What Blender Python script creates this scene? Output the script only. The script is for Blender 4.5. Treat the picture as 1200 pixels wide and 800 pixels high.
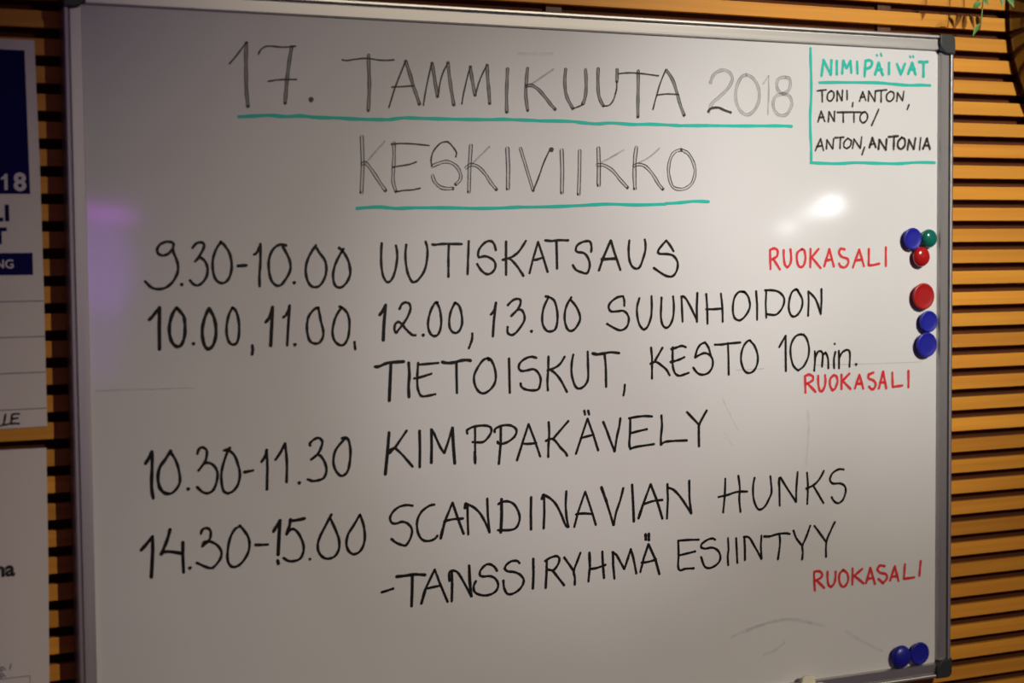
import bpy, bmesh, math, random
from mathutils import Vector, Matrix
from math import pi, sin, cos, sqrt

sc = bpy.context.scene
for o in list(bpy.data.objects):
    bpy.data.objects.remove(o)

# ------------------------------------------------------------------ camera
# World frame: X runs along the slatted wall, Y points into it (Y = 0 is the
# writing surface of the board), Z is up.  BX, BZ: top left of the writing area.
BZ = 1.80
CAM = Vector((-0.3238, -1.8050, BZ - 0.2727))
YAW, PITCH, ROLL = 0.43233, 0.054526, -0.009295
cam = bpy.data.cameras.new('camera')
cam_o = bpy.data.objects.new('camera', cam)
sc.collection.objects.link(cam_o)
f = Vector((sin(YAW) * cos(PITCH), cos(YAW) * cos(PITCH), -sin(PITCH)))
rt = Vector((cos(YAW), -sin(YAW), 0))
up = rt.cross(f)
r2 = cos(ROLL) * rt + sin(ROLL) * up
u2 = cos(ROLL) * up - sin(ROLL) * rt
M = Matrix((r2, u2, -f)).transposed().to_4x4()
M.translation = CAM
cam_o.matrix_world = M
cam.sensor_width = 36
cam.lens = 1906.75 / 1200 * 36
cam.dof.use_dof = True
cam.dof.focus_distance = 2.07
cam.dof.aperture_fstop = 3.3
cam.dof.aperture_blades = 8
cam.clip_start = 0.05
sc.camera = cam_o

# ------------------------------------------------------------------ world and lights
w = bpy.data.worlds.new('world')
sc.world = w
w.use_nodes = True
w.node_tree.nodes['Background'].inputs[0].default_value = (0.68, 0.39, 1.0, 1)
w.node_tree.nodes['Background'].inputs[1].default_value = 0.054

def aim(o, target):
    o.rotation_euler = (Vector(target) - o.location).to_track_quat('-Z', 'Y').to_euler()

def spot(name, loc, target, power, col, size_deg, blend, radius):
    l = bpy.data.lights.new(name, 'SPOT')
    l.energy = power; l.color = col; l.spot_size = math.radians(size_deg)
    l.spot_blend = blend; l.shadow_soft_size = radius
    o = bpy.data.objects.new(name, l); sc.collection.objects.link(o)
    o.location = loc; aim(o, target)
    return o

def area(name, loc, target, power, col, sx, sy, shape='RECTANGLE', roll=0):
    l = bpy.data.lights.new(name, 'AREA')
    l.energy = power; l.color = col; l.shape = shape; l.size = sx; l.size_y = sy
    o = bpy.data.objects.new(name, l); sc.collection.objects.link(o)
    o.location = loc; aim(o, target)
    if roll:
        o.rotation_euler = (o.rotation_euler.to_matrix() @ Matrix.Rotation(roll, 3, 'Z')).to_euler()
    return o

# two ceiling spotlights above and to the right of the camera, then an added fill spot
spot('narrow_ceiling_spotlight', (1.5, -2.6, 2.9), (1.160, 0, 1.758), 257, (1.0, 0.985, 0.92), 23.3, 1.0, 0.03)
spot('wide_ceiling_spotlight', (1.75, -3.3, 2.9), (0.715, 0, 1.123), 265, (1.0, 0.892, 0.67), 34.0, 1.0, 0.04)
spot('middle_fill_spot', (0.9, -3.1, 2.9), (0.640, 0, 1.450), 144, (1.0, 0.93, 0.94), 13.8, 1.0, 0.04)  # added fill that brightens the middle of the board, not a known fixture

def seen_in_board(x, z, k):
    """a place in the room whose reflection in the board is seen at board point x, z"""
    q = Vector((x, 0, BZ + z))
    m = Vector((CAM.x, -CAM.y, CAM.z))
    return q + (q - m) * k, q
L, q = seen_in_board(0.982, -0.213, 1.9)
area('wall_lamp_a', L, q, 0.36, (0.93, 0.96, 1.0), 0.075, 0.05, 'ELLIPSE', 0.3)
L, q = seen_in_board(0.955, -0.222, 1.9)
area('streak_tail_fill', L, q, 0.14, (0.93, 0.95, 1.0), 0.12, 0.032, 'ELLIPSE', 0.35)  # added light, only shapes the faint tail of the streak reflected in the board
L, q = seen_in_board(0.912, -0.243, 1.9)
area('wall_lamp_c', L, q, 0.11, (0.90, 0.93, 1.0), 0.07, 0.035, 'ELLIPSE', 0.2)
L, q = seen_in_board(0.018, -0.285, 1.9)
area('purple_lamp', L, q, 0.31, (0.42, 0.10, 1.0), 0.20, 0.30, 'ELLIPSE')
L, q = seen_in_board(0.012, -0.325, 1.9)
area('purple_haze_fill', L, q, 0.24, (0.46, 0.12, 1.0), 0.15, 0.52, 'ELLIPSE')  # extra ellipse split from the purple source, added to soften the haze downwards
L, q = seen_in_board(0.022, -0.226, 1.9)
area('purple_lamp_top', L, q, 0.16, (0.60, 0.06, 1.0), 0.20, 0.030, 'ELLIPSE', -0.12)

sc.view_settings.view_transform = 'Standard'
sc.view_settings.look = 'None'
sc.view_settings.exposure = 0.0
sc.view_settings.gamma = 1.0
sc.view_settings.use_curve_mapping = False

# ------------------------------------------------------------------ helpers
C = sc.collection

def nodes(name):
    m = bpy.data.materials.new(name)
    m.use_nodes = True
    nt = m.node_tree
    return m, nt, nt.nodes['Principled BSDF']

def plain(name, col, rough=0.5, metal=0.0, coat=0.0, spec=0.5, noise=0.0, scale=20.0):
    m, nt, b = nodes(name)
    b.inputs['Base Color'].default_value = (*col, 1)
    b.inputs['Roughness'].default_value = rough
    b.inputs['Metallic'].default_value = metal
    b.inputs['Coat Weight'].default_value = coat
    b.inputs['Coat Roughness'].default_value = 0.08
    b.inputs['Specular IOR Level'].default_value = spec
    if noise:
        tc = nt.nodes.new('ShaderNodeTexCoord')
        n = nt.nodes.new('ShaderNodeTexNoise'); n.inputs['Scale'].default_value = scale
        n.inputs['Detail'].default_value = 4
        r = nt.nodes.new('ShaderNodeValToRGB')
        r.color_ramp.elements[0].position = 0.3; r.color_ramp.elements[1].position = 0.7
        r.color_ramp.elements[0].color = (*[c * (1 - noise) for c in col], 1)
        r.color_ramp.elements[1].color = (*[min(1, c * (1 + noise)) for c in col], 1)
        nt.links.new(tc.outputs['Object'], n.inputs['Vector'])
        nt.links.new(n.outputs['Fac'], r.inputs['Fac'])
        nt.links.new(r.outputs['Color'], b.inputs['Base Color'])
    return m

def wood(name, dark, light, along='X'):
    m, nt, b = nodes(name)
    tc = nt.nodes.new('ShaderNodeTexCoord')
    oi = nt.nodes.new('ShaderNodeObjectInfo')
    mp = nt.nodes.new('ShaderNodeMapping')
    mp.inputs['Scale'].default_value = (2.2, 60, 95) if along == 'X' else (95, 60, 2.2)
    add = nt.nodes.new('ShaderNodeVectorMath'); add.operation = 'MULTIPLY_ADD'
    add.inputs[1].default_value = (37, 11, 23)
    comb = nt.nodes.new('ShaderNodeCombineXYZ')
    for i in range(3): nt.links.new(oi.outputs['Random'], comb.inputs[i])
    nt.links.new(comb.outputs[0], add.inputs[0])
    nt.links.new(tc.outputs['Object'], mp.inputs['Vector'])
    nt.links.new(mp.outputs[0], add.inputs[2])
    n = nt.nodes.new('ShaderNodeTexNoise'); n.inputs['Scale'].default_value = 1.0
    n.inputs['Detail'].default_value = 5; n.inputs['Distortion'].default_value = 0.6
    nt.links.new(add.outputs[0], n.inputs['Vector'])
    n2 = nt.nodes.new('ShaderNodeTexNoise'); n2.inputs['Scale'].default_value = 0.16
    n2.inputs['Detail'].default_value = 3
    nt.links.new(add.outputs[0], n2.inputs['Vector'])
    mx = nt.nodes.new('ShaderNodeMath'); mx.operation = 'MULTIPLY_ADD'
    mx.inputs[1].default_value = 0.5
    nt.links.new(n.outputs['Fac'], mx.inputs[0])
    h = nt.nodes.new('ShaderNodeMath'); h.operation = 'MULTIPLY'; h.inputs[1].default_value = 0.5
    nt.links.new(n2.outputs['Fac'], h.inputs[0]); nt.links.new(h.outputs[0], mx.inputs[2])
    r = nt.nodes.new('ShaderNodeValToRGB')
    r.color_ramp.elements[0].position = 0.32; r.color_ramp.elements[0].color = (*dark, 1)
    r.color_ramp.elements[1].position = 0.66; r.color_ramp.elements[1].color = (*light, 1)
    nt.links.new(mx.outputs[0], r.inputs['Fac'])
    hsv = nt.nodes.new('ShaderNodeHueSaturation')
    v = nt.nodes.new('ShaderNodeMapRange'); v.inputs['To Min'].default_value = 0.86; v.inputs['To Max'].default_value = 1.1
    nt.links.new(oi.outputs['Random'], v.inputs['Value'])
    nt.links.new(v.outputs[0], hsv.inputs['Value'])
    nt.links.new(r.outputs[0], hsv.inputs['Color'])
    nt.links.new(hsv.outputs[0], b.inputs['Base Color'])
    b.inputs['Roughness'].default_value = 0.5
    b.inputs['Specular IOR Level'].default_value = 0.3
    bp = nt.nodes.new('ShaderNodeBump'); bp.inputs['Strength'].default_value = 0.15
    bp.inputs['Distance'].default_value = 0.001
    nt.links.new(n.outputs['Fac'], bp.inputs['Height'])
    nt.links.new(bp.outputs[0], b.inputs['Normal'])
    return m

def link(name, bm_or_me, mat, parent=None, smooth=False):
    if isinstance(bm_or_me, bmesh.types.BMesh):
        me = bpy.data.meshes.new(name); bm_or_me.to_mesh(me); bm_or_me.free()
    else:
        me = bm_or_me
    if mat and not me.materials: me.materials.append(mat)
    if smooth:
        for p in me.polygons: p.use_smooth = True
    o = bpy.data.objects.new(name, me); C.objects.link(o)
    if parent:
        o.parent = parent
        o.matrix_parent_inverse = parent.matrix_basis.inverted() if False else Matrix.Identity(4)
        o.location = -parent.location if parent.parent is None else (0, 0, 0)
    return o

def empty(name, loc):
    o = bpy.data.objects.new(name, None); o.empty_display_size = 0.05
    o.location = loc; C.objects.link(o)
    return o

def tag(o, label=None, cat=None, group=None, kind=None):
    if label: o['label'] = label
    if cat: o['category'] = cat
    if group: o['group'] = group
    if kind: o['kind'] = kind
    return o

def box_bm(x0, x1, y0, y1, z0, z1, bevel=0.0, seg=2):
    bm = bmesh.new()
    bmesh.ops.create_cube(bm, size=1)
    for v in bm.verts:
        v.co = Vector((x0 + (v.co.x + .5) * (x1 - x0), y0 + (v.co.y + .5) * (y1 - y0), z0 + (v.co.z + .5) * (z1 - z0)))
    if bevel:
        bmesh.ops.bevel(bm, geom=bm.edges[:], offset=bevel, segments=seg, affect='EDGES', profile=0.5)
    return bm

def prism_bm(poly, y0, y1, bevel=0.0):
    """polygon in X, Z extruded from y0 (front) to y1 (back)"""
    bm = bmesh.new()
    a = [bm.verts.new((x, y0, z)) for x, z in poly]
    b = [bm.verts.new((x, y1, z)) for x, z in poly]
    n = len(poly)
    fr = bm.faces.new(a); bm.faces.new(b[::-1])
    for i in range(n):
        bm.faces.new((a[(i + 1) % n], a[i], b[i], b[(i + 1) % n]))
    bmesh.ops.recalc_face_normals(bm, faces=bm.faces[:])
    if bevel:
        bmesh.ops.bevel(bm, geom=list(fr.edges), offset=bevel, segments=3, affect='EDGES', profile=0.5)
    return bm

def lathe_bm(prof, n=48):
    """profile of (radius, y) turned round the Y axis; y = 0 at the board"""
    bm = bmesh.new()
    rings = []
    for r, y in prof:
        if r < 1e-6:
            rings.append([bm.verts.new((0, y, 0))])
        else:
            rings.append([bm.verts.new((r * cos(2 * pi * i / n), y, r * sin(2 * pi * i / n))) for i in range(n)])
    for a, b in zip(rings, rings[1:]):
        for i in range(n):
            j = (i + 1) % n
            if len(a) == 1 and len(b) == 1: continue
            if len(a) == 1: bm.faces.new((a[0], b[i], b[j]))
            elif len(b) == 1: bm.faces.new((a[j], a[i], b[0]))
            else: bm.faces.new((a[i], b[i], b[j], a[j]))
    bmesh.ops.recalc_face_normals(bm, faces=bm.faces[:])
    return bm

# ------------------------------------------------------------------ materials
M_slat = wood('oiled_pine', (0.54, 0.205, 0.020), (0.74, 0.325, 0.034))
M_batten = wood('brown_batten', (0.075, 0.028, 0.010), (0.12, 0.05, 0.02), 'Z')
M_back = plain('brown_backing', (0.085, 0.024, 0.006), 0.85, noise=0.15, scale=9, spec=0.2)
M_floor = plain('grey_floor', (0.22, 0.20, 0.18), 0.6, noise=0.15, scale=6)
M_black = plain('black_plastic', (0.028, 0.031, 0.030), 0.42)
M_blue = plain('blue_plastic', (0.012, 0.014, 0.30), 0.35)
M_red = plain('red_plastic', (0.36, 0.008, 0.007), 0.35)
M_red2 = plain('glossy_red_plastic', (0.40, 0.010, 0.008), 0.18, coat=0.5)
M_green = plain('glossy_green_plastic', (0.004, 0.13, 0.095), 0.18, coat=0.5)
M_steel = plain('magnet_base', (0.06, 0.06, 0.06), 0.5)
M_cream = plain('cream_plastic', (0.78, 0.74, 0.58), 0.45)
M_paper = plain('poster_paper', (0.68, 0.62, 0.59), 0.55, noise=0.02, scale=5)
M_navy = plain('navy_print', (0.004, 0.002, 0.075), 0.7, spec=0.1)
M_white = plain('white_print', (0.60, 0.57, 0.58), 0.55)
M_ink = plain('black_print', (0.012, 0.012, 0.014), 0.5)
M_line = plain('thin_rule', (0.05, 0.045, 0.11), 0.5)
M_pot = plain('dark_brown_glaze', (0.045, 0.022, 0.012), 0.10, coat=1.0, spec=0.9)
M_soil = plain('dark_soil', (0.03, 0.02, 0.012), 0.9, noise=0.3, scale=60)
M_stem = plain('green_stem', (0.12, 0.20, 0.04), 0.5)
M_leaf = plain('green_leaf', (0.07, 0.20, 0.04), 0.5, noise=0.4, scale=30)

def board_material():
    m, nt, b = nodes('whiteboard_enamel')
    tc = nt.nodes.new('ShaderNodeTexCoord')
    mp = nt.nodes.new('ShaderNodeMapping'); mp.inputs['Scale'].default_value = (1.6, 1, 2.6)
    mp.inputs['Rotation'].default_value = (0, 0.25, 0)
    n = nt.nodes.new('ShaderNodeTexNoise'); n.inputs['Scale'].default_value = 3.0
    n.inputs['Detail'].default_value = 5; n.inputs['Distortion'].default_value = 0.4
    r = nt.nodes.new('ShaderNodeValToRGB')
    r.color_ramp.elements[0].position = 0.25; r.color_ramp.elements[0].color = (0.665, 0.66, 0.66, 1)
    r.color_ramp.elements[1].position = 0.75; r.color_ramp.elements[1].color = (0.695, 0.69, 0.69, 1)
    nt.links.new(tc.outputs['Object'], mp.inputs[0]); nt.links.new(mp.outputs[0], n.inputs['Vector'])
    nt.links.new(n.outputs['Fac'], r.inputs[0]); nt.links.new(r.outputs[0], b.inputs['Base Color'])
    r2_ = nt.nodes.new('ShaderNodeMapRange')
    r2_.inputs['To Min'].default_value = 0.06; r2_.inputs['To Max'].default_value = 0.085
    nt.links.new(n.outputs['Fac'], r2_.inputs['Value'])
    nt.links.new(r2_.outputs[0], b.inputs['Roughness'])
    b.inputs['Specular IOR Level'].default_value = 0.55
    return m
M_board = board_material()

def alu_material(axis):
    m, nt, b = nodes('brushed_aluminium_' + axis)
    tc = nt.nodes.new('ShaderNodeTexCoord')
    mp = nt.nodes.new('ShaderNodeMapping')
    mp.inputs['Scale'].default_value = (3, 400, 400) if axis == 'x' else (400, 400, 3)
    n = nt.nodes.new('ShaderNodeTexNoise'); n.inputs['Scale'].default_value = 1.0
    n.inputs['Detail'].default_value = 3
    mr = nt.nodes.new('ShaderNodeMapRange')
    mr.inputs['To Min'].default_value = 0.30; mr.inputs['To Max'].default_value = 0.44
    nt.links.new(tc.outputs['Object'], mp.inputs[0]); nt.links.new(mp.outputs[0], n.inputs['Vector'])
    nt.links.new(n.outputs['Fac'], mr.inputs['Value']); nt.links.new(mr.outputs[0], b.inputs['Roughness'])
    b.inputs['Base Color'].default_value = (*((0.58, 0.56, 0.53) if axis == 'x' else (0.46, 0.44, 0.42)), 1)  # same metal; the upright rails' dimmer light is put into a darker base colour
    b.inputs['Metallic'].default_value = 0.85
    b.inputs['Anisotropic'].default_value = 0.5
    cx = nt.nodes.new('ShaderNodeCombineXYZ'); cx.inputs[0 if axis == 'x' else 2].default_value = 1
    nt.links.new(cx.outputs[0], b.inputs['Tangent'])
    return m
M_alu = {'x': alu_material('x'), 'z': alu_material('z')}

def ink_material(name, col, a_mid, a_edge, edge_at=0.62, patch=0.25):
    """marker ink: u across the stroke gives the darker rim of a worn marker line"""
    m, nt, b = nodes(name)
    b.inputs['Base Color'].default_value = (*col, 1)
    b.inputs['Roughness'].default_value = 0.45
    b.inputs['Specular IOR Level'].default_value = 0.2
    uv = nt.nodes.new('ShaderNodeUVMap')
    sp = nt.nodes.new('ShaderNodeSeparateXYZ'); nt.links.new(uv.outputs[0], sp.inputs[0])
    s = nt.nodes.new('ShaderNodeMath'); s.operation = 'SUBTRACT'; s.inputs[1].default_value = 0.5
    nt.links.new(sp.outputs[0], s.inputs[0])
    ab = nt.nodes.new('ShaderNodeMath'); ab.operation = 'ABSOLUTE'; nt.links.new(s.outputs[0], ab.inputs[0])
    d = nt.nodes.new('ShaderNodeMath'); d.operation = 'MULTIPLY'; d.inputs[1].default_value = 2
    nt.links.new(ab.outputs[0], d.inputs[0])
    mr = nt.nodes.new('ShaderNodeMapRange'); mr.interpolation_type = 'SMOOTHSTEP'
    mr.inputs['From Min'].default_value = edge_at - 0.2; mr.inputs['From Max'].default_value = edge_at + 0.1
    mr.inputs['To Min'].default_value = a_mid; mr.inputs['To Max'].default_value = a_edge
    nt.links.new(d.outputs[0], mr.inputs['Value'])
    tc = nt.nodes.new('ShaderNodeTexCoord')
    n = nt.nodes.new('ShaderNodeTexNoise'); n.inputs['Scale'].default_value = 90; n.inputs['Detail'].default_value = 4
    nt.links.new(tc.outputs['Object'], n.inputs['Vector'])
    m2 = nt.nodes.new('ShaderNodeMapRange')
    m2.inputs['From Min'].default_value = 0.3; m2.inputs['From Max'].default_value = 0.65
    m2.inputs['To Min'].default_value = 1 - patch; m2.inputs['To Max'].default_value = 1
    nt.links.new(n.outputs['Fac'], m2.inputs['Value'])
    mu = nt.nodes.new('ShaderNodeMath'); mu.operation = 'MULTIPLY'
    nt.links.new(mr.outputs[0], mu.inputs[0]); nt.links.new(m2.outputs[0], mu.inputs[1])
    nt.links.new(mu.outputs[0], b.inputs['Alpha'])
    return m
INK = {
    'black': ink_material('black_marker', (0.007, 0.005, 0.004), 0.99, 0.94, patch=0.06),
    'faded': ink_material('worn_black_marker', (0.035, 0.028, 0.024), 0.44, 0.92, patch=0.25),
    'hollow': ink_material('hollow_black_marker', (0.035, 0.028, 0.024), 0.10, 0.90, edge_at=0.60, patch=0.2),
    'thin': ink_material('thin_black_marker', (0.035, 0.028, 0.024), 0.90, 0.85, patch=0.2),
    'faint': ink_material('faint_black_marker', (0.06, 0.05, 0.04), 0.22, 0.50, patch=0.5),
    'teal': ink_material('turquoise_marker', (0.018, 0.52, 0.42), 0.93, 0.97, patch=0.12),
    'red': ink_material('red_marker', (0.72, 0.026, 0.03), 0.85, 0.93, patch=0.15),
    'smudge': ink_material('wiped_smear', (0.40, 0.38, 0.37), 0.14, 0.0, edge_at=0.55, patch=0.8),
    'line': ink_material('surface_scratch', (0.30, 0.28, 0.27), 0.22, 0.2, patch=0.4),
    'blacks': ink_material('small_black_marker', (0.03, 0.022, 0.015), 0.9, 0.85, patch=0.15),
}
# stroke code: material, width in metres
STY = {
    'b': ('black', .0032), 'B': ('black', .0039), 'p': ('black', .0038), 'q': ('black', .0031),
    'g': ('thin', .0020), 'h': ('faded', .0043), 'H': ('hollow', .0052), 'f': ('faint', .0020),
    'k': ('thin', .0034), 'd': ('thin', .0055),
    't': ('teal', .0040), 'u': ('teal', .0028), 'n': ('blacks', .0027), 'm': ('blacks', .0035),
    'r': ('red', .0036), 's': ('red', .0038),
    'x': ('smudge', .0035), 'z': ('smudge', .0080), 'y': ('line', .0013),
}

# ------------------------------------------------------------------ handwriting on the board
# every stroke as traced along its middle: x, z in tenths of a millimetre,
# right of and below the upper left corner of the writing area
WORDS = []
def word(name, colour, text): WORDS.append((name, colour, text, []))
def ink(kind, code, v):
    WORDS[-1][3].append((kind, code, [(v[i] / 1e4, BZ - v[i + 1] / 1e4) for i in range(0, len(v), 2)]))
word('date_heading', 'faded', '17.')
ink('~', 'g', [1628, 578, 1711, 481, 1787, 383, 1831, 328])
ink('~', 'h', [1827, 333, 1818, 480, 1816, 655, 1815, 831, 1822, 942, 1830, 1050])
ink('~', 'g', [1963, 461, 1992, 406, 2051, 368, 2118, 362, 2251, 367, 2403, 349])
ink('~', 'h', [2356, 358, 2330, 491, 2307, 637, 2288, 782, 2275, 912, 2267, 1001])
ink('~', 'g', [2071, 761, 2161, 742, 2262, 732, 2407, 727])
ink('*', 'd', [2576, 951])
word('month_heading', 'faded', 'TAMMIKUUTA')
ink('~', 'g', [2958, 481, 3017, 487, 3121, 468, 3261, 452, 3402, 465, 3508, 465, 3600, 455])
ink('~', 'h', [3283, 410, 3284, 550, 3289, 715, 3283, 880, 3270, 1057])
ink('-', 'g', [3527, 1013, 3610, 770, 3676, 618, 3745, 462])
ink('~', 'h', [3745, 466, 3791, 597, 3836, 745, 3878, 861, 3913, 963])
ink('~', 'g', [3567, 773, 3699, 763, 3840, 749])
ink('~', 'g', [3963, 975, 3990, 824, 4033, 638, 4078, 469])
ink('~', 'h', [4078, 472, 4102, 602, 4122, 736, 4146, 866])
ink('~', 'g', [4154, 865, 4179, 700, 4227, 564, 4287, 461])
ink('~', 'h', [4283, 461, 4299, 612, 4323, 779, 4354, 959])
ink('~', 'g', [4458, 944, 4485, 808, 4530, 637, 4574, 497])
ink('~', 'h', [4574, 497, 4591, 618, 4612, 736, 4633, 837])
ink('~', 'g', [4637, 837, 4678, 699, 4735, 570, 4794, 466])
ink('~', 'h', [4794, 466, 4800, 610, 4814, 780, 4823, 928])
ink('~', 'h', [5065, 503, 5056, 652, 5047, 841, 5049, 1026])
ink('~', 'h', [5333, 484, 5316, 643, 5306, 815, 5331, 999])
ink('~', 'f', [5684, 483, 5583, 550, 5485, 613, 5388, 675])
ink('~', 'h', [5307, 702, 5388, 692, 5484, 744, 5580, 841, 5647, 917, 5705, 973])
ink('~', 'h', [5852, 476, 5839, 607, 5850, 763, 5892, 866, 5950, 956])
ink('~', 'g', [5950, 956, 6030, 929, 6099, 899])
ink('~', 'h', [6128, 471, 6135, 614, 6130, 754, 6105, 860, 6079, 899])
ink('~', 'h', [6305, 450, 6300, 591, 6305, 748, 6333, 844, 6378, 913])
ink('~', 'g', [6378, 913, 6459, 899, 6519, 830, 6550, 741])
ink('~', 'h', [6572, 454, 6572, 537, 6567, 607])
ink('~', 'g', [6567, 607, 6563, 696, 6546, 758])
ink('~', 'g', [6592, 506, 6694, 492, 6816, 487, 6979, 495, 7165, 510])
ink('~', 'h', [6873, 455, 6872, 641, 6867, 837, 6866, 1036])
ink('~', 'g', [7084, 934, 7132, 775, 7195, 594, 7273, 430])
ink('~', 'h', [7281, 434, 7372, 552, 7434, 712, 7486, 872, 7542, 997])
ink('~', 'g', [7139, 754, 7288, 734, 7455, 736])
word('year_heading', 'faint', '2018')
ink('~', 'h', [7933, 572, 7964, 495, 8028, 434, 8135, 401, 8232, 439, 8264, 520, 8199, 632, 8070, 746, 7952, 840, 7907, 951])
ink('~', 'k', [7898, 942, 7941, 899, 8048, 885, 8134, 912, 8242, 942])
ink('~', 'h', [8482, 448, 8395, 488, 8325, 628, 8316, 775, 8372, 901, 8468, 965, 8568, 933, 8656, 820, 8678, 671, 8624, 535, 8552, 473, 8482, 448])
ink('~', 'g', [8736, 559, 8789, 492, 8822, 449])
ink('~', 'f', [8822, 449, 8822, 685, 8810, 954])
ink('~', 'h', [9089, 457, 8988, 476, 8948, 542, 8966, 625, 9033, 673, 9111, 648, 9162, 563, 9149, 479, 9089, 457])
ink('~', 'h', [9033, 678, 8926, 719, 8890, 813, 8926, 914, 9010, 961, 9111, 936, 9178, 832, 9178, 748, 9122, 690, 9044, 678])
word('weekday_heading', 'faded', 'KESKIVIIKKO')
ink('-', 'H', [3186, 1364, 3193, 1691, 3173, 2008])
ink('~', 'f', [3469, 1408, 3387, 1497, 3297, 1593, 3229, 1665])
ink('~', 'h', [3181, 1678, 3234, 1670, 3321, 1772, 3399, 1887, 3472, 1986])
ink('~', 'g', [3551, 1443, 3654, 1431, 3798, 1431, 3924, 1439, 4029, 1447])
ink('~', 'h', [3583, 1427, 3584, 1585, 3571, 1769, 3569, 1885, 3602, 1994])
ink('~', 'g', [3568, 1710, 3669, 1692, 3777, 1674, 3864, 1644])
ink('~', 'g', [3602, 1999, 3701, 1981, 3809, 1974, 3908, 1953])
ink('~', 'g', [4371, 1576, 4380, 1521, 4326, 1446, 4271, 1397])
ink('~', 'g', [4271, 1397, 4179, 1415, 4087, 1510, 4053, 1611, 4063, 1692])
ink('~', 'h', [4063, 1692, 4140, 1661, 4250, 1634, 4360, 1674, 4424, 1758, 4428, 1843, 4367, 1903])
ink('~', 'h', [4069, 1800, 4100, 1880, 4191, 1947, 4335, 1953])
ink('-', 'H', [4571, 1436, 4549, 1706, 4538, 1992])
ink('~', 'f', [4819, 1442, 4734, 1519, 4639, 1602, 4583, 1658])
ink('~', 'h', [4504, 1703, 4564, 1668, 4657, 1687, 4750, 1771, 4824, 1873, 4902, 1962])
ink('-', 'H', [5052, 1462, 5061, 1699, 5054, 1954])
ink('-', 'h', [5227, 1458, 5311, 1713, 5395, 1972])
ink('~', 'g', [5395, 1975, 5474, 1798, 5544, 1623, 5623, 1474])
ink('*', 'd', [5648, 1468])
ink('-', 'H', [5789, 1471, 5795, 1724, 5788, 1995])
ink('-', 'H', [6039, 1472, 6033, 1739, 6021, 2011])
ink('-', 'H', [6300, 1435, 6307, 1665, 6301, 1898])
ink('~', 'f', [6657, 1455, 6566, 1501, 6444, 1565, 6343, 1611])
ink('~', 'h', [6279, 1647, 6383, 1649, 6503, 1715, 6604, 1821, 6715, 1926])
ink('~', 'H', [6841, 1416, 6819, 1568, 6812, 1747, 6817, 1935])
ink('~', 'f', [7177, 1419, 7077, 1502, 6973, 1566, 6870, 1612])
ink('~', 'h', [6799, 1654, 6870, 1630, 6973, 1656, 7076, 1753, 7158, 1869, 7224, 1940])
ink('~', 'h', [7498, 1435, 7599, 1484, 7673, 1592, 7700, 1718, 7661, 1846, 7576, 1916, 7471, 1938, 7366, 1903, 7314, 1777, 7309, 1651, 7347, 1524, 7410, 1460, 7498, 1435])
word('heading_underline', 'teal', 'turquoise line under the date')
ink('~', 't', [1723, 1168, 1855, 1158, 2087, 1143, 2271, 1151, 2457, 1139, 2627, 1151, 2868, 1151, 3128, 1158, 3392, 1157, 3533, 1154])
ink('~', 't', [3533, 1154, 3712, 1129, 3892, 1128, 4128, 1128, 4441, 1127, 4776, 1122, 5002, 1113, 5231, 1114, 5500, 1117])
ink('~', 't', [5481, 1118, 5890, 1114, 6087, 1127, 6286, 1136, 6487, 1120, 6791, 1131, 7017, 1122, 7307, 1125, 7474, 1129])
ink('~', 't', [7432, 1130, 7855, 1119, 8372, 1111, 8722, 1102, 9033, 1095, 9185, 1098])
word('heading_underline', 'teal', 'turquoise line under the weekday')
ink('~', 't', [3112, 2194, 3377, 2177, 3608, 2193, 3824, 2185, 4280, 2184, 4652, 2190, 4934, 2185, 5220, 2171])
ink('~', 't', [5163, 2174, 5646, 2166, 6040, 2150, 6440, 2131, 6847, 2140, 7261, 2128])
ink('~', 't', [7261, 2121, 7470, 2109, 7681, 2090, 7905, 2094])
word('name_box_line', 'teal', 'turquoise corner line around the name day box')
ink('~', 't', [9481, 62, 9485, 229, 9493, 467, 9493, 706, 9478, 945, 9482, 1184, 9494, 1391, 9494, 1554])
ink('~', 't', [9486, 1570, 9637, 1574, 9931, 1576, 10227, 1559, 10628, 1563, 10933, 1562, 11241, 1541, 11552, 1540])
word('name_box_line', 'teal', 'turquoise line under NIMIPÄIVÄT')
ink('~', 't', [9620, 510, 9928, 496, 10523, 479, 10806, 485, 11091, 495, 11297, 484, 11463, 485])
word('name_day_heading', 'teal', 'NIMIPÄIVÄT')
ink('-', 't', [9659, 421, 9690, 208])
ink('-', 't', [9690, 208, 9807, 400])
ink('-', 't', [9807, 400, 9818, 207])
ink('-', 't', [9904, 212, 9905, 391])
ink('-', 't', [9991, 377, 10010, 204, 10066, 302, 10128, 203, 10141, 363])
ink('-', 't', [10235, 207, 10244, 367])
ink('-', 't', [10359, 403, 10374, 193])
ink('~', 't', [10374, 193, 10446, 182, 10482, 213, 10459, 270, 10367, 303])
ink('-', 't', [10531, 373, 10591, 208])
ink('-', 't', [10591, 208, 10660, 373])
ink('-', 't', [10559, 307, 10647, 299])
ink('-', 'u', [10558, 104, 10570, 117])
ink('-', 'u', [10626, 85, 10639, 117])
ink('-', 't', [10764, 201, 10765, 359])
ink('-', 't', [10898, 212, 10964, 352])
ink('-', 't', [10964, 352, 11032, 202])
ink('-', 't', [11086, 344, 11155, 186])
ink('-', 't', [11155, 186, 11214, 343])
ink('-', 't', [11106, 281, 11201, 274])
ink('-', 'u', [11116, 97, 11124, 117])
ink('-', 'u', [11167, 92, 11175, 114])
ink('-', 't', [11270, 170, 11419, 164])
ink('-', 't', [11347, 170, 11348, 367])
word('name_line', 'blacks', 'TONI,')
ink('-', 'n', [9588, 620, 9733, 602])
ink('-', 'n', [9667, 611, 9671, 764])
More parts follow.
